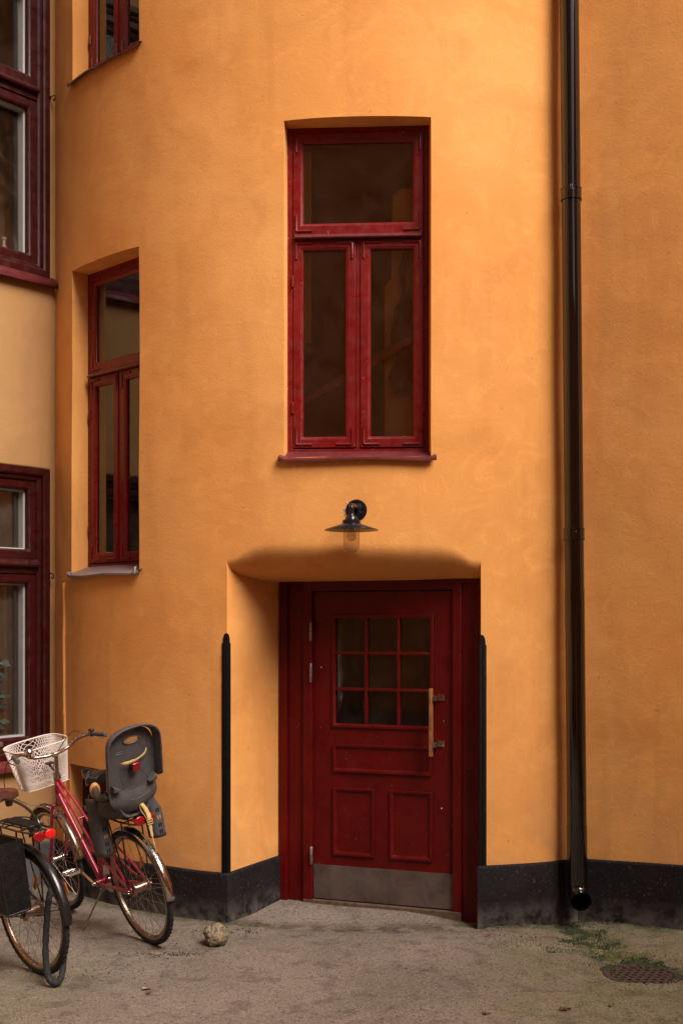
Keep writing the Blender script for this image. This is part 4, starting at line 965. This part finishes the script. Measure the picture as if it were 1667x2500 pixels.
def bike(label, frame_m, tyre_m, rim_m, fend_m, saddle_m, mixte, saddle_z):
    e = empty('bicycle', label, 'bicycle')
    e['group'] = 'parked bicycles'
    rh, fh, BB = Vector((0, 0, WR)), Vector((1.09, 0, WR)), Vector((.50, 0, .29)); HT_, HB = Vector((.83, 0, .915)), Vector((.885, 0, .755)); ST = Vector((.40, 0, .66))
    mb = MB(); mb.tube([HB, HT_], .019, 16)
    mb.tube([HB.lerp(HT_, .32), BB], .0165, 14); mb.tube([BB, ST], .0155, 14)
    if mixte:
        for s in (-1, 1):
            mb.tube(spline([HB.lerp(HT_, .88) + Vector((0, s * .012, 0)), Vector((.66, s * .022, .74)), Vector((.43, s * .034, .535)), Vector((.18, s * .048, .40)), rh + Vector((.02, s * .062, .004))], 6), .0082, 10)
            mb.tube([ST + Vector((0, s * .012, -.02)), Vector((.2, s * .042, .5)), rh + Vector((.008, s * .062, .01))], .0075, 10)
            mb.tube([BB + Vector((-.01, s * .02, 0)), Vector((.38, s * .042, .30)), rh + Vector((.015, s * .062, -.004))], .0105, 10)
        mb.tube([Vector((.60, -.026, .684)), Vector((.60, .026, .684))], .005, 8); mb.tube([Vector((.36, -.034, .48)), Vector((.36, .034, .48))], .006, 8)
    else:
        mb.tube([HB.lerp(HT_, .8), ST], .014, 14)
        for s in (-1, 1):
            mb.tube([ST + Vector((0, s * .012, -.02)), rh + Vector((.008, s * .062, .01))], .0075, 10); mb.tube([BB + Vector((-.01, s * .02, 0)), rh + Vector((.015, s * .062, -.004))], .010, 10)
    for s in (-1, 1): mb.tube([rh + Vector((.005, s * .062 - .003, 0)), rh + Vector((.005, s * .062 + .003, 0))], .024, 14)
    mb.tube([BB + Vector((0, -.038, 0)), BB + Vector((0, .038, 0))], .024, 18)
    mb.build('frame', frame_m, e, ang=45)
    mb = MB(); ax = (HT_ - HB).normalized()
    mb.tube([HB - ax * .01, HB + ax * .012], .024, 18); mb.build('headset_cup', M['rusty_chrome'], e); mb = MB(); mb.tube([HT_ - ax * .008, HT_ + ax * .014], .024, 18); mb.tube([HT_ + ax * .016, HT_ + ax * .03], .018, 18); mb.build('headset', M['rusty_chrome'], e)
    mb = MB(); cr = HB - ax * .022
    mb.tube([cr + Vector((0, -.045, -.002)), cr + Vector((0, .045, -.002))], .014, 12)
    for s in (-1, 1): mb.tube(spline([cr + Vector((0, s * .042, 0)), Vector((.955, s * .05, .6)), Vector((1.02, s * .053, .45)), fh + Vector((0, s * .055, 0))], 5), [.0135] * 8 + [.011] * 8 if 0 else .011, 10)
    mb.build('fork', frame_m, e)
    stem_top = HT_ + ax * .155
    mb = MB(); mb.tube([HT_ + ax * .01, stem_top], .0125, 14); mb.tube([stem_top - ax * .012 + Vector((-.006, 0, 0)), stem_top + Vector((.05, 0, .0))], .0125, 12); mb.build('stem', M['rusty_chrome'], e)
    hb_ = stem_top + Vector((.055, 0, 0)); z = hb_.z
    pts = [(-.17, .295, .06), (-.06, .27, .065), (-.01, .19, .055), (.02, .12, .012), (.0, .04, 0), (0, 0, 0), (.0, -.04, 0), (.02, -.12, .012), (-.01, -.19, .055), (-.06, -.27, .065), (-.17, -.295, .06)]
    pts = spline([hb_ + Vector(p) for p in pts], 5)
    mb = MB(); mb.tube(pts, .011, 12); hb = mb.build('handlebar', M['rusty_chrome'], e)
    for sgn, sl_ in ((1, pts[:5]), (-1, pts[-5:])):
        mb = MB(); a, b = (pts[0], pts[5]) if sgn > 0 else (pts[-1], pts[-6]); d = (b - a).normalized()
        mb.tube([a - d * .012, a - d * .008, a, b], [.012, .0165, .0158, .0152], 14); mb.build('grip', M['grip'], hb)
        if sgn < 0:
            mb = MB(); mb.tube([b, b + d * .03], .018, 12); mb.box(b + d * .012 + Vector((0, 0, .02)), (.02, .012, .009)); mb.build('gear_shifter', M['black'], hb, bevel=.003)
        mb = MB(); q = b + d * .035; mb.tube(spline([q, q + Vector((.03, 0, -.02)), q + Vector((.0, sgn * .03, -.03)), q + Vector((-.10, sgn * .035, -.035))], 4), .004, 8); mb.build('brake_lever', M['chrome'], hb)
    mb = MB(); q = hb_ + Vector((.0, .145, .045)); mb.lathe([(.0001, .034), (.016, .032), (.026, .020), (.029, .006), (.027, .0)], 24, q); mb.tube([q, q + Vector((0, 0, -.03))], .014, 10); mb.build('bell', M['chrome'], hb)
    # saddle
    sz = saddle_z; sx = .29
    mb = MB(); g = []
    for i in range(15):
        u = i / 14; xx = sx - .135 + .28 * u; hwid = .085 * (1 - sm((u - .12) / .55)) + .024 ; hwid *= min(1, .55 + u * 6) if u < .1 else 1; hwid *= (1 if u < .93 else .75 if u < .99 else .3)
        zz = sz + .016 * (1 - u) ** 2 + .012 * u * u - (.012 if i in (0, 14) else 0); row = []
        for k in range(13):
            a = PI * k / 12; row.append(Vector((xx, hwid * math.cos(a), zz - .05 + .05 * math.sin(a) ** .6 + (.0 if 0 < k < 12 else -.008))))
        row.append(Vector((xx, 0, zz - .045))); row.append(row[0].copy()); g.append(row)
    mb.grid(g)
    for r in (g[0], g[-1]): mb.add(r, [tuple(range(len(r)))])
    so = mb.build('saddle', saddle_m, e, ang=50)
    mb = MB(); mb.tube([ST + Vector((.0, 0, -.05)), ST, Vector((.315, 0, sz - .06))], .0125, 12); mb.build('seat_post', M['rusty_chrome'], e)
    mb = MB()
    for s in (-1, 1): mb.tube(spline([(sx - .1, s * .04, sz - .045), (sx, s * .022, sz - .068), (sx + .10, s * .012, sz - .045)], 4), .004, 6); mb.lathe([(.016, -.025), (.02, -.012), (.02, .012), (.016, .025)], 12, (sx - .1, s * .05, sz - .065))
    mb.build('saddle_springs', M['black'], so)
    # wheels
    wheel(e, 0, True, tyre_m, rim_m, .034); wheel(e, 1.09, False, tyre_m, rim_m, .018)
    fender(e, 0, R_(-16 + 180), R_(28), fend_m) if False else fender(e, 0, R_(182), R_(20), fend_m)
    fender(e, 1.09, R_(15), R_(172), M['rusty_chrome'] if mixte else fend_m)
    # stays
    for xh, ang_, L_ in ((0, 168, 1), (1.09, 150, 1)):
        mb = MB(); a = R_(ang_); r = WR + .01
        for s in (-1, 1): mb.tube([Vector((xh, s * .06, WR)), Vector((xh + r * math.cos(a), s * .027, WR + r * math.sin(a)))], .0022, 6)
        mb.build('mudguard_stay', M['spoke'] if mixte else M['bikeblack'], e)
    # crank, pedals, chain
    mb = MB(); ca = R_(205 if mixte else 60); d = Vector((math.cos(ca), 0, math.sin(ca)))
    for s in (1, -1):
        dd = d if s < 0 else -d
        mb.tube([BB + Vector((0, s * .045, 0)), BB + Vector((0, s * .062, 0)) + dd * .168], .009, 10)
    mb.tube([BB + Vector((0, -.062, 0)), BB + Vector((0, .062, 0))], .011, 12); cr_ = mb.build('crank', M['chrome'], e)
    for s in (1, -1):
        dd = d if s < 0 else -d; p = BB + Vector((0, s * .112, 0)) + dd * .168
        mb = MB(); mb.box(p, (.014, .045, .010)); ring_ = [p + Vector((a, b, 0)) for a, b in ((-.038, -.045), (.038, -.045), (.038, .045), (-.038, .045))]
        mb.tube(ring_ + [ring_[0]], .007, 6); mb.build('pedal', M['chrome'], cr_, bevel=.002)
        mb = MB()
        for xx in (-.045, .045): mb.box(p + Vector((xx, 0, 0)), (.003, .035, .008))
        mb.build('pedal_reflector', M['white'] if mixte else M['orange'], cr_)
    mb = MB(); mb.lathe([(.03, -.047), (.09, -.046), (.092, -.048), (.09, -.050), (.03, -.049)], 40, BB, 'y', closed=True); mb.build('chainring', M['chrome'], e); mb = MB(); mb.lathe([(.012, -.05), (.038, -.05), (.04, -.052), (.038, -.054), (.012, -.054)], 24, rh, 'y', closed=True); mb.build('sprocket', M['chrome'], e)
    mb = MB(); pts = [BB + Vector((math.cos(a) * .092, -.049, math.sin(a) * .092)) for a in [R_(k) for k in range(95, -96, -12)]] + [rh + Vector((math.cos(a) * .04, -.049, math.sin(a) * .04)) for a in [R_(k) for k in range(265, 90, -15)]]
    mb.tube(pts, .0045, 5, closed=True); mb.build('chain', M['castiron'], e)
    # rear rack
    mb = MB(); rz = .765 if mixte else .80; k1 = -.22
    loop = spline([(.22, .05, rz), (.0, .065, rz), (-.17, .062, rz), (k1, .035, rz), (k1, -.035, rz), (-.17, -.062, rz), (0, -.065, rz), (.22, -.05, rz)], 5)
    mb.tube(loop, .0055, 8); mb.tube([(.22, -.05, rz), (.22, .05, rz)], .0055, 8)
    for yy in (-.022, .022): mb.tube([(.22, yy, rz + .001), (k1 + .01, yy, rz + .001)], .004, 6)
    for xx in (.08, -.08): mb.tube([(xx, -.063, rz - .002), (xx, .063, rz - .002)], .004, 6)
    for s in (-1, 1):
        mb.tube([Vector((-.06, s * .064, rz)), rh + Vector((0, s * .070, .02))], .0048, 8); mb.tube([Vector((.12, s * .056, rz)), rh + Vector((.01, s * .070, .03))], .0045, 8)
        mb.tube([Vector((.22, s * .045, rz)), ST + Vector((-.0, s * .018, -.01 if not mixte else .02))], .004, 6)
    rk = mb.build('rear_rack', M['bikeblack'], e)
    # double rear reflector
    for s in (1, -1):
        mb = MB(); c0 = Vector((k1 - .012, s * .032, rz + .018 if mixte else rz - .02)); q = [(.0005, .007), (.022, .006), (.030, .002), (.032, -.003), (.032, -.010), (.0005, -.011)]
        mb.lathe([(r, -h) for r, h in q], 24, c0, 'x'); 
        for v in mb.v: v.z = c0.z + (v.z - c0.z) * .84; v.y = c0.y + (v.y - c0.y) * 1.02
        mb.build('tail_reflector', M['redlens'] if (mixte or s > 0) else M['redglow'], e)
    mb = MB(); mb.box((k1 + .005, 0, (rz + .018 if mixte else rz - .02)), (.006, .045, .016)); mb.tube([(k1 + .01, 0, rz - .01), (k1 + .01, 0, rz)], .008, 8); mb.build('reflector_holder', M['black'], e, bevel=.003)
    # spoke reflectors
    for xh, a in ((1.09, R_(250)), (0, R_(120))):
        mb = MB(); d = Vector((math.cos(a), 0, math.sin(a))); tt = Vector((-math.sin(a), 0, math.cos(a)))
        mb.box(Vector((xh, .012, WR)) + d * .20, (.042, .004, .012), (d, Vector((0, 1, 0)), tt)); mb.build('spoke_reflector', M['orange'], e, bevel=.003)
    # kick stand
    mb = MB(); mb.tube([(.42, .04, .27), (.545, .215, -.035), (.57, .235, -.03)], .006, 8); mb.tube([(.42, .02, .275), (.42, .05, .265)], .014, 10); 
    if mixte: mb.build('kickstand', M['steel'], e)
    # cables
    mb = MB(); L = pts and hb_ + Vector((-.03, .24, .06))
    mb.tube(spline([L, L + Vector((.07, .045, -.05)), Vector((.93, .30, .92)), Vector((.95, .20, .80)), Vector((.92, .09, .74)), Vector((.915, .03, .70))], 8), .0026, 6)
    Rr = hb_ + Vector((-.03, -.24, .06)); mb.tube(spline([Rr, Rr + Vector((.08, .06, .03)), Vector((.93, -.06, 1.02)), Vector((.88, .0, .9)), Vector((.82, .03, .75)), Vector((.66, .035, .55)), Vector((.55, .03, .38))], 8), .0026, 6)
    mb.build('brake_cable', M['black'], e)
    mb = MB(); q = Vector((.925, 0, .71)); mb.tube(spline([q + Vector((0, .035, -.05)), q + Vector((0, .036, 0)), q + Vector((0, 0, .02)), q + Vector((0, -.036, 0)), q + Vector((0, -.035, -.05))], 4), .006, 8); mb.box(q + Vector((.01, .03, -.05)), (.022, .006, .006)); mb.build('rim_brake', M['steel'], e)
    return e, hb_
pinkb, hbp = bike('crimson step-through bicycle with a white mesh basket and chrome rear mudguard', M['pink'], M['rubber'], M['rusty_chrome'], M['chrome'], M['saddle'], True, 1.01)
# white mesh basket
def basket(e):
    cx0, rim_z, bot_z = 1.055, 1.115, .845
    def pt(a, v):   # a angle, v 0 rim .. 1 bottom : rounded box section
        hx, hy = .125 - .03 * v, .19 - .045 * v; ca, sa = math.cos(a), math.sin(a); p = .5
        x = hx * math.copysign(abs(ca) ** p, ca); y = hy * math.copysign(abs(sa) ** p, sa)
        if x < -hx * .96: x = -hx * .96
        return Vector((cx0 + x, y, rim_z + (.012 * math.cos(a)) * (1 - v) - (rim_z - bot_z) * v))
    mb = MB(); n = 84
    for s in (-1, 1):
        for k in range(n):
            path = [pt(2 * PI * k / n + s * v * .62, v) for v in [j / 14 for j in range(15)]]; mb.tube(path, .0019, 4, cap=False)
    for k in range(9):
        y = -.13 + .26 * k / 8; mb.tube([(cx0 - .09, y, bot_z), (cx0 + .09, y, bot_z)], .0016, 4)
    for k in range(9):
        x = cx0 - .085 + .17 * k / 8; mb.tube([(x, -.14, bot_z), (x, .14, bot_z)], .0016, 4)
    b = mb.build('basket', M['basket'], e, smooth=True)
    mb = MB(); mb.tube([pt(2 * PI * k / 72, 0) for k in range(72)], .0045, 8, closed=True); mb.tube([pt(2 * PI * k / 72, 1) for k in range(72)], .003, 6, closed=True); mb.tube([pt(2 * PI * k / 72, .86) for k in range(72)], .002, 5, closed=True)
    mb.build('basket_rim', M['basket'], b)
    mb = MB(); mb.box((.90, 0, 1.0), (.028, .022, .004)); mb.tube([(.86, 0, .96), (.93, 0, 1.0)], .007, 6); mb.build('basket_bracket', M['castiron'], e)
    mb = MB(); q = pt(PI, .55) + Vector((-.002, .05, 0))
    for k in range(6): a = k * PI / 3; mb.tube([q, q + Vector((0, .014 * math.cos(a), .014 * math.sin(a)))], .003, 5)
    mb.build('basket_flower', M['basket'], b)
basket(pinkb)
# dress guard and spanner marks: small strap hanging from the crank
BX, BY, HX, HY, LEAN = -1.100, 7.12, -.616, .787, 12.5
place(pinkb, BX, BY, HX, HY, LEAN)
# lettering on the chrome mudguard
def guard_letters(par, txt):
    for i, ch in enumerate(txt):
        if ch == ' ': continue
        cu = bpy.data.curves.new('letter', 'FONT'); cu.body = ch; cu.size = .030; cu.offset = .0006; cu.extrude = .0005; cu.align_x = 'CENTER'; cu.align_y = 'CENTER'
        tmp = bpy.data.objects.new('tmp', cu); COL.objects.link(tmp); dg_ = bpy.context.evaluated_depsgraph_get(); dg_.update(); mesh = bpy.data.meshes.new_from_object(tmp.evaluated_get(dg_)); bpy.data.objects.remove(tmp)
        a = R_(128 + i * 3.7); r = WR + .0250; d = Vector((math.cos(a), 0, math.sin(a))); tt = Vector((-math.sin(a), 0, math.cos(a)))  # tt runs down the rear
        R3 = Matrix((tt, Vector((0, 1, 0)), d)).transposed() if False else Matrix((tt, d.cross(tt), d)).transposed()
        mesh.transform(Matrix.Translation(Vector((0, 0, WR)) + d * r) @ R3.to_4x4()); o = bpy.data.objects.new('letter', mesh); COL.objects.link(o); mesh.materials.clear(); mesh.materials.append(M['black']); o.parent = par
mg = [c for c in pinkb.children if c.name.startswith('mudguard') and 'stay' not in c.name][0]
guard_letters(mg, 'ZE.UZNI')
mb = MB(); mb.tube(spline([(.56, .12, .45), (.50, .11, .52), (.42, .11, .60), (.36, .12, .66)], 5), .004, 6); mb.build('strap_end', M['strap'], pinkb)

# ------------------------------------------------------------------ child seat on the crimson bicycle
seat = empty('child_bicycle_seat', 'charcoal plastic child seat with yellow straps mounted behind the crimson bicycle saddle', 'child seat')
bx0, bz0 = -.115, .832; rec = R_(17)
def sp_(a, b, d=0):  # a across(left +), b up the backrest, d forward
    return Vector((bx0 - math.sin(rec) * b + math.cos(rec) * d, a, bz0 + math.cos(rec) * b + math.sin(rec) * d))
def halfw(b):
    if b < .10: return .085 + .065 * math.sin(b / .10 * PI / 2)
    if b < .36: return .150 - .004 * (b - .10) / .26
    k = (b - .36) / .145; return .146 * math.sqrt(max(0, 1 - k ** 2.6)) 
mb = MB(); g = []
bs_ = [0, .02, .045, .07, .10, .14, .18, .22, .26, .30, .34, .37, .40, .425, .45, .468, .482, .492, .499, .503]
HOLE = (0, .437, .047, .019)
na = 28
for b in bs_:
    row = []
    for k in range(na + 1):
        a = -1 + 2 * k / na; row.append(sp_(a * halfw(b), b, -.022 * (1 - abs(a) ** 2) * 1.0 - .02 * math.sin(min(1, b / .12) * PI) * (1 if b < .12 else 0) + .012 * (b / .5)))
    g.append(row)
# back panel with the oval hand hole cut out
base = len(mb.v); cnt = na + 1
for r in g: mb.v += r
def inhole(a, b): return ((a - HOLE[0]) / HOLE[2]) ** 2 + ((b - HOLE[1]) / HOLE[3]) ** 2 < 1
# refine: panel as fine grid
mb = MB(); fine = []; NB = 90; NA = 60
def panel(a, b): return sp_(a * halfw(b), b, -.022 * (1 - abs(a) ** 2) - (.016 * math.sin(b / .14 * PI) if b < .14 else 0) + .012 * (b / .5))
vi = {}
for j in range(NB + 1):
    b = .503 * j / NB
    for i in range(NA + 1):
        a = -1 + 2 * i / NA; mb.v.append(panel(a, b)); vi[i, j] = len(mb.v) - 1
for j in range(NB):
    for i in range(NA):
        b = .503 * (j + .5) / NB; a = (-1 + 2 * (i + .5) / NA) * halfw(b)
        if inhole(a, b): continue
        mb.f.append((vi[i, j], vi[i + 1, j], vi[i + 1, j + 1], vi[i, j + 1]))
mb.build('backrest', M['plastic'], seat, solid=.006, ang=60)
mb = MB(); mb.tube([sp_(HOLE[0] + (HOLE[2] + .002) * math.cos(q), HOLE[1] + (HOLE[3] + .002) * math.sin(q), -.011 - .004) for q in [2 * PI * k / 32 for k in range(32)]], .0042, 8, closed=True); mb.build('hand_hole_rim', M['plastic'], seat)
# flange round the backrest, flaring toward the rear
mb = MB(); g = []; seq = []
for k in range(61):
    f = k / 60; 
    if f < .3: b = .17 + (.40 - .17) * f / .3; a = halfw(b); nn_ = Vector((1, 0))
    elif f > .7: b = .40 - (.40 - .17) * (f - .7) / .3; a = -halfw(b); nn_ = Vector((-1, 0))
    else:
        q = (f - .3) / .4 * PI; cx = math.cos(q); a = .1445 * (abs(cx) ** .8) * (1 if cx > 0 else -1); b = .40 + .105 * math.sin(q) ** .75; nn_ = Vector((cx, math.sin(q))).normalized()
    seq.append((a, b, nn_, f))
for a, b, nn_, f in seq:
    end = sm(min(f, 1 - f) / .03); dep = .052 * (.35 + .65 * end); row = []
    for s_, o_ in ((.012, -.004), (0, 0), (-.5, .006), (-1, .017), (-1.03, .024), (-.9, .027), (-.3, .015), (.05, .009)):
        row.append(sp_(a + nn_.x * o_ * 1.0, b + nn_.y * o_, dep * s_))
    row.append(row[0]); g.append(row)
mb.grid(g)
for r in (g[0], g[-1]): mb.add(r[:-1], [tuple(range(len(r) - 1))])
mb.build('flange', M['plastic'], seat, ang=50)
for s in (1, -1):
    mb = MB(); a = s * halfw(.17); mb.prism([(0, 0), (.0, .035), (.05, .0)], .045, sp_(a - s * .012, .16, .0), (Vector((0, -s, 0)) if 0 else Vector((0, -s, 0)), sp_(0, 1) - sp_(0, 0), (sp_(0, 0, -1) - sp_(0, 0, 0)))); mb.build('flange_end', M['plastic'], seat, bevel=.003)
# tub
mb = MB(); g = []
for i in range(17):
    u = i / 16; x = bx0 - .035 + .33 * u; hwid = (.10 + .055 * math.sin(min(1, u * 2.2) * PI / 2)); zb = .80 - .02 * math.sin(u * PI) ; hgt = .14 * (1 - .55 * sm((u - .25) / .5)); row = []
    for k in range(17):
        a = PI * k / 16; e_ = .55; ca = math.cos(a); row.append(Vector((x, hwid * math.copysign(abs(ca) ** e_, ca), zb + hgt * (1 - abs(math.sin(a)) ** .6))))
    g.append(row)
g.insert(0, [Vector((bx0 - .02, p.y * .86, p.z * .97 + .03)) for p in g[0]])
mb.grid(g); mb.build('seat_tub', M['plastic'], seat, solid=.006, ang=60)
# decorative seam lines pressed into the back
mb = MB()
def pl_(a, b): return panel(a / max(.01, halfw(b)), b) + (sp_(0, 0, -1) - sp_(0, 0, 0)) * .004
mb.tube([pl_(.095 * math.cos(q), .115 + .035 * math.sin(q) ) for q in [2 * PI * k / 40 for k in range(40)]], .0012, 5, closed=True); mb.build('pressed_line', M['plastic'], seat); mb = MB()
mb.tube([pl_(.115 * math.cos(q), .05 + .21 * math.sin(q)) for q in [PI * k / 30 for k in range(31)]], .0010, 5); mb.build('pressed_line', M['plastic'], seat); mb = MB()
mb.tube([pl_(.075 - .02 * k / 8, .235 - .09 * k / 8) for k in range(9)], .0009, 5); mb.build('pressed_line', M['plastic'], seat)
for aa, bb in ((.075, .375), (-.075, .40)):
    mb = MB(); q = [(aa - .02, bb - .006), (aa + .02, bb - .006), (aa + .02, bb + .006), (aa - .02, bb + .006)]; mb.tube([pl_(*p) for p in q], .0016, 5, closed=True); mb.build('belt_slot', M['plastic'], seat)
# leg guards
for s in (1, -1):
    mb = MB(); g = []
    for j in range(15):
        v = j / 14; z = .925 - .355 * v; x0 = .01 + .035 * sm(v * 2.2); yc = (.118 + .012 * sm(v * 2.5)) if s > 0 else -(.135 + .085 * sm(v * 1.6)); wd = .056 + .016 * sm(1 - v * 3) - .006 * v; row = []
        for k in range(11):
            q = -1 + 2 * k / 10; cx = abs(q) ** 5; row.append(Vector((x0 + .055 * cx - .012 * (1 - q * q), yc + q * wd, z)))
        g.append(row)
    mb.grid(g); lg_ = mb.build('leg_guard', M['plastic'], seat, solid=.006, ang=60)
    mb = MB()
    for j, zz in enumerate((.735, .645, .605)):
        for dy in (-.007, .007): mb.box(Vector((.045 - .0155, (.130 if s > 0 else -.22) + dy, zz)), (.004, .0032, .011))
    mb.build('slots', M['strap'] if s > 0 and 0 else M['pit'], lg_)
    mb = MB()
    for dy in (-.007, .007): mb.box(Vector((.045 - .0165, (.130 if s > 0 else -.22) + dy, .69)), (.004, .0028, .010))
    mb.build('foot_strap', M['strap'], lg_)
# arm rest with ochre ring
for s in (1, -1):
    mb = MB(); mb.tube(spline([sp_(s * .145, .12, .02), Vector((-.03, s * .150, .925)), Vector((.03, s * .130, .95)), Vector((.09, s * .108, .955))], 5), .017, 10, flat=1.3); mb.build('arm_rest', M['plastic'], seat)
    mb = MB(); c0 = Vector((.09, s * .108, .945)); mb.tube([c0 + Vector((-.006 * math.sin(q), .021 * math.cos(q), .038 * math.sin(q))) for q in [2 * PI * k / 32 for k in range(32)]], .009, 10, closed=True, flat=1.6); mb.build('arm_ring', M['ochreplastic'], seat)
    mb = MB(); mb.tube(spline([Vector((.115, s * .115, .92)), Vector((.125, s * .12, .83)), Vector((.10, s * .13, .68))], 4), .02, 8, flat=1.6); mb.build('leg_pad', M['black'], seat)
def ribbon(pts, wd, up, name, par, m):
    mb = MB(); P_ = spline(pts, 6); g = []
    for i, p in enumerate(P_):
        t_ = (P_[min(i + 1, len(P_) - 1)] - P_[max(i - 1, 0)]).normalized(); u_ = Vector(up); u_ = (u_ - t_ * u_.dot(t_)).normalized(); ww = wd[i * (len(wd) - 1) // (len(P_) - 1)] if isinstance(wd, list) else wd
        g.append([p - u_ * ww, p, p + u_ * ww])
    mb.grid(g); return mb.build(name, m, par, solid=.0015, ang=80)
bk = -.040
ribbon([sp_(.080, .318, bk + .01), sp_(.06, .318, bk - .004), sp_(.0, .325, bk - .010), sp_(-.06, .345, bk - .006), sp_(-.085, .365, bk + .01)], [.006, .013, .012, .007, .009, .011, .009], sp_(0, 1) - sp_(0, 0), 'shoulder_strap', seat, M['strap'])
mb = MB(); c0 = sp_(-.002, .285, bk - .008); mb.box(c0, (.010, .024, .024), (sp_(0, 0, 1) - sp_(0, 0, 0), Vector((0, 1, 0)), sp_(0, 1) - sp_(0, 0))); mb.build('red_reflector', M['redlens'], seat, bevel=.005)
mb = MB(); mb.box(c0 + Vector((.014, .006, 0)), (.006, .026, .026), (sp_(0, 0, 1) - sp_(0, 0, 0), Vector((0, 1, 0)), sp_(0, 1) - sp_(0, 0))); mb.build('reflector_bracket', M['black'], seat, bevel=.003)
ribbon([sp_(-.035, .035, -.032), Vector((-.20, -.030, .835)), Vector((-.262, -.012, .81)), Vector((-.272, -.006, .775))], .012, (0, 1, 0), 'yellow_strap', seat, M['strap'])
ribbon([sp_(-.03, .03, -.03), Vector((-.18, -.02, .82)), Vector((-.25, -.004, .80)), Vector((-.268, .0, .77))], .009, (0, 1, 0), 'yellow_strap', seat, M['strap'])
ribbon([Vector((-.272, -.004, .765)), Vector((-.278, .0, .715)), Vector((-.29, .004, .66)), Vector((-.31, .010, .60))], [.010, .008, .003, .0015, .001], (0, 1, 0), 'strap_tail', seat, M['strap'])
mb = MB(); c0 = Vector((-.278, -.004, .775)); q = [c0 + Vector((0, a, b)) for a, b in ((-.016, -.013), (.016, -.013), (.016, .013), (-.016, .013))]; mb.tube(q, .003, 6, closed=True); mb.tube([c0 + Vector((0, -.016, 0)), c0 + Vector((0, .016, 0))], .003, 6); mb.build('buckle', M['strap'], seat)
# mounting fork under the seat
mb = MB(); mb.box((.05, 0, .785), (.13, .05, .012)); mb.tube([(.2, .03, .78), (.34, .02, .70)], .006, 8); mb.tube([(.2, -.03, .78), (.34, -.02, .70)], .006, 8); mb.build('mount', M['black'], seat, bevel=.005)
seat.matrix_world = pinkb.matrix_world.copy()

# ------------------------------------------------------------------ black bicycle at the left edge
blackb, hbb = bike('black bicycle with a brown saddle at the left edge, its front out of view', M['bikeblack'], M['rubber'], M['rusty_chrome'], M['bikeblack'], M['brown_leather'], False, .965)
mb = MB(); mb.tube(spline([(-.20, .0, .80), (-.17, .0, .86), (-.05, .0, .915), (.12, 0, .93), (.25, 0, .88), (.3, 0, .80)], 6), .0075, 10); mb.build('rack_hoop', M['bikeblack'], blackb)
mb = MB(); mb.box((-.02, .0, .822), (.14, .04, .006)); mb.tube(spline([(.14, -.045, .82), (-.02, -.05, .835), (-.15, -.03, .82)], 4), .004, 6); mb.tube(spline([(.14, .045, .82), (-.02, .05, .835), (-.15, .03, .82)], 4), .004, 6); mb.build('rack_spring_clamp', M['black'], blackb, bevel=.003)
place(blackb, -1.590, 6.49, -.70, .714, 8)
pan = empty('pannier_basket', 'black fine-mesh side basket hung on the rack of the black bicycle', 'pannier')
x0, x1, y0, y1, za, zb = -.13, .23, .075, .205, .40, .765
mb = MB(); 
mb.box(((x0 + x1) / 2, y0, (za + zb) / 2), ((x1 - x0) / 2, .002, (zb - za) / 2)); 
def weave(p0, e1, e2, n1, n2, r):
    for k in range(n1 + 1): mb.tube([p0 + e1 * (k / n1), p0 + e1 * (k / n1) + e2], r, 4, cap=False)
    for k in range(n2 + 1): mb.tube([p0 + e2 * (k / n2), p0 + e2 * (k / n2) + e1], r, 4, cap=False)
weave(Vector((x0, y1, za)), Vector((x1 - x0, 0, 0)), Vector((0, .01, zb - za)), 50, 50, .0019)
weave(Vector((x0, y0, za)), Vector((0, y1 - y0, 0)), Vector((0, .0, zb - za)), 18, 50, .0019)
weave(Vector((x1, y0, za)), Vector((0, y1 - y0, 0)), Vector((0, .0, zb - za)), 18, 50, .0019)
weave(Vector((x0, y0, za)), Vector((0, y1 - y0, 0)), Vector((x1 - x0, 0, 0)), 18, 50, .0019)
mb.build('mesh_body', M['black'], pan, smooth=False)
mb = MB(); q = [Vector(p) for p in ((x0, y0, zb), (x1, y0, zb), (x1, y1 + .01, zb), (x0, y1 + .01, zb))]; mb.tube(q, .006, 8, closed=True); mb.tube([(x0, y0, za), (x0, y0, zb)], .005, 8); mb.tube([(x0, y1, za), (x0, y1 + .01, zb)], .005, 8); mb.tube([(x0, y0, za), (x0, y1, za), (x1, y1, za)], .005, 8); mb.build('rim', M['bikeblack'], pan)
mb = MB(); mb.tube([(x0 + .0, y1 + .012, zb - .06), (x0, y1 + .02, zb - .06)], .007, 10); mb.build('hook', M['steel'], pan)
pan.matrix_world = blackb.matrix_world.copy()
pan['group'] = 'bicycle luggage'; del pan['group']
# folded cable lock hanging down to the ground
pts = [at(*q) for q in ((138, 2150, 6.42), (122, 2185, 6.36), (115, 2250, 6.32), (112, 2325, 6.29), (118, 2383, 6.26), (135, 2401, 6.25), (151, 2383, 6.29), (157, 2320, 6.36), (157, 2255, 6.42), (152, 2190, 6.47), (146, 2150, 6.50))]
mb = MB(); sp__ = spline(pts, 8); mb.tube(sp__, [.0165 + .0012 * math.sin(i * 1.9) + .0006 * math.sin(i * 5.1) for i in range(len(sp__))], 14)
tag(mb.build('cable_lock', M['lockcloth'], ang=80), 'black cloth-covered cable lock hanging in a long loop behind the black bicycle wheel', 'bicycle lock')
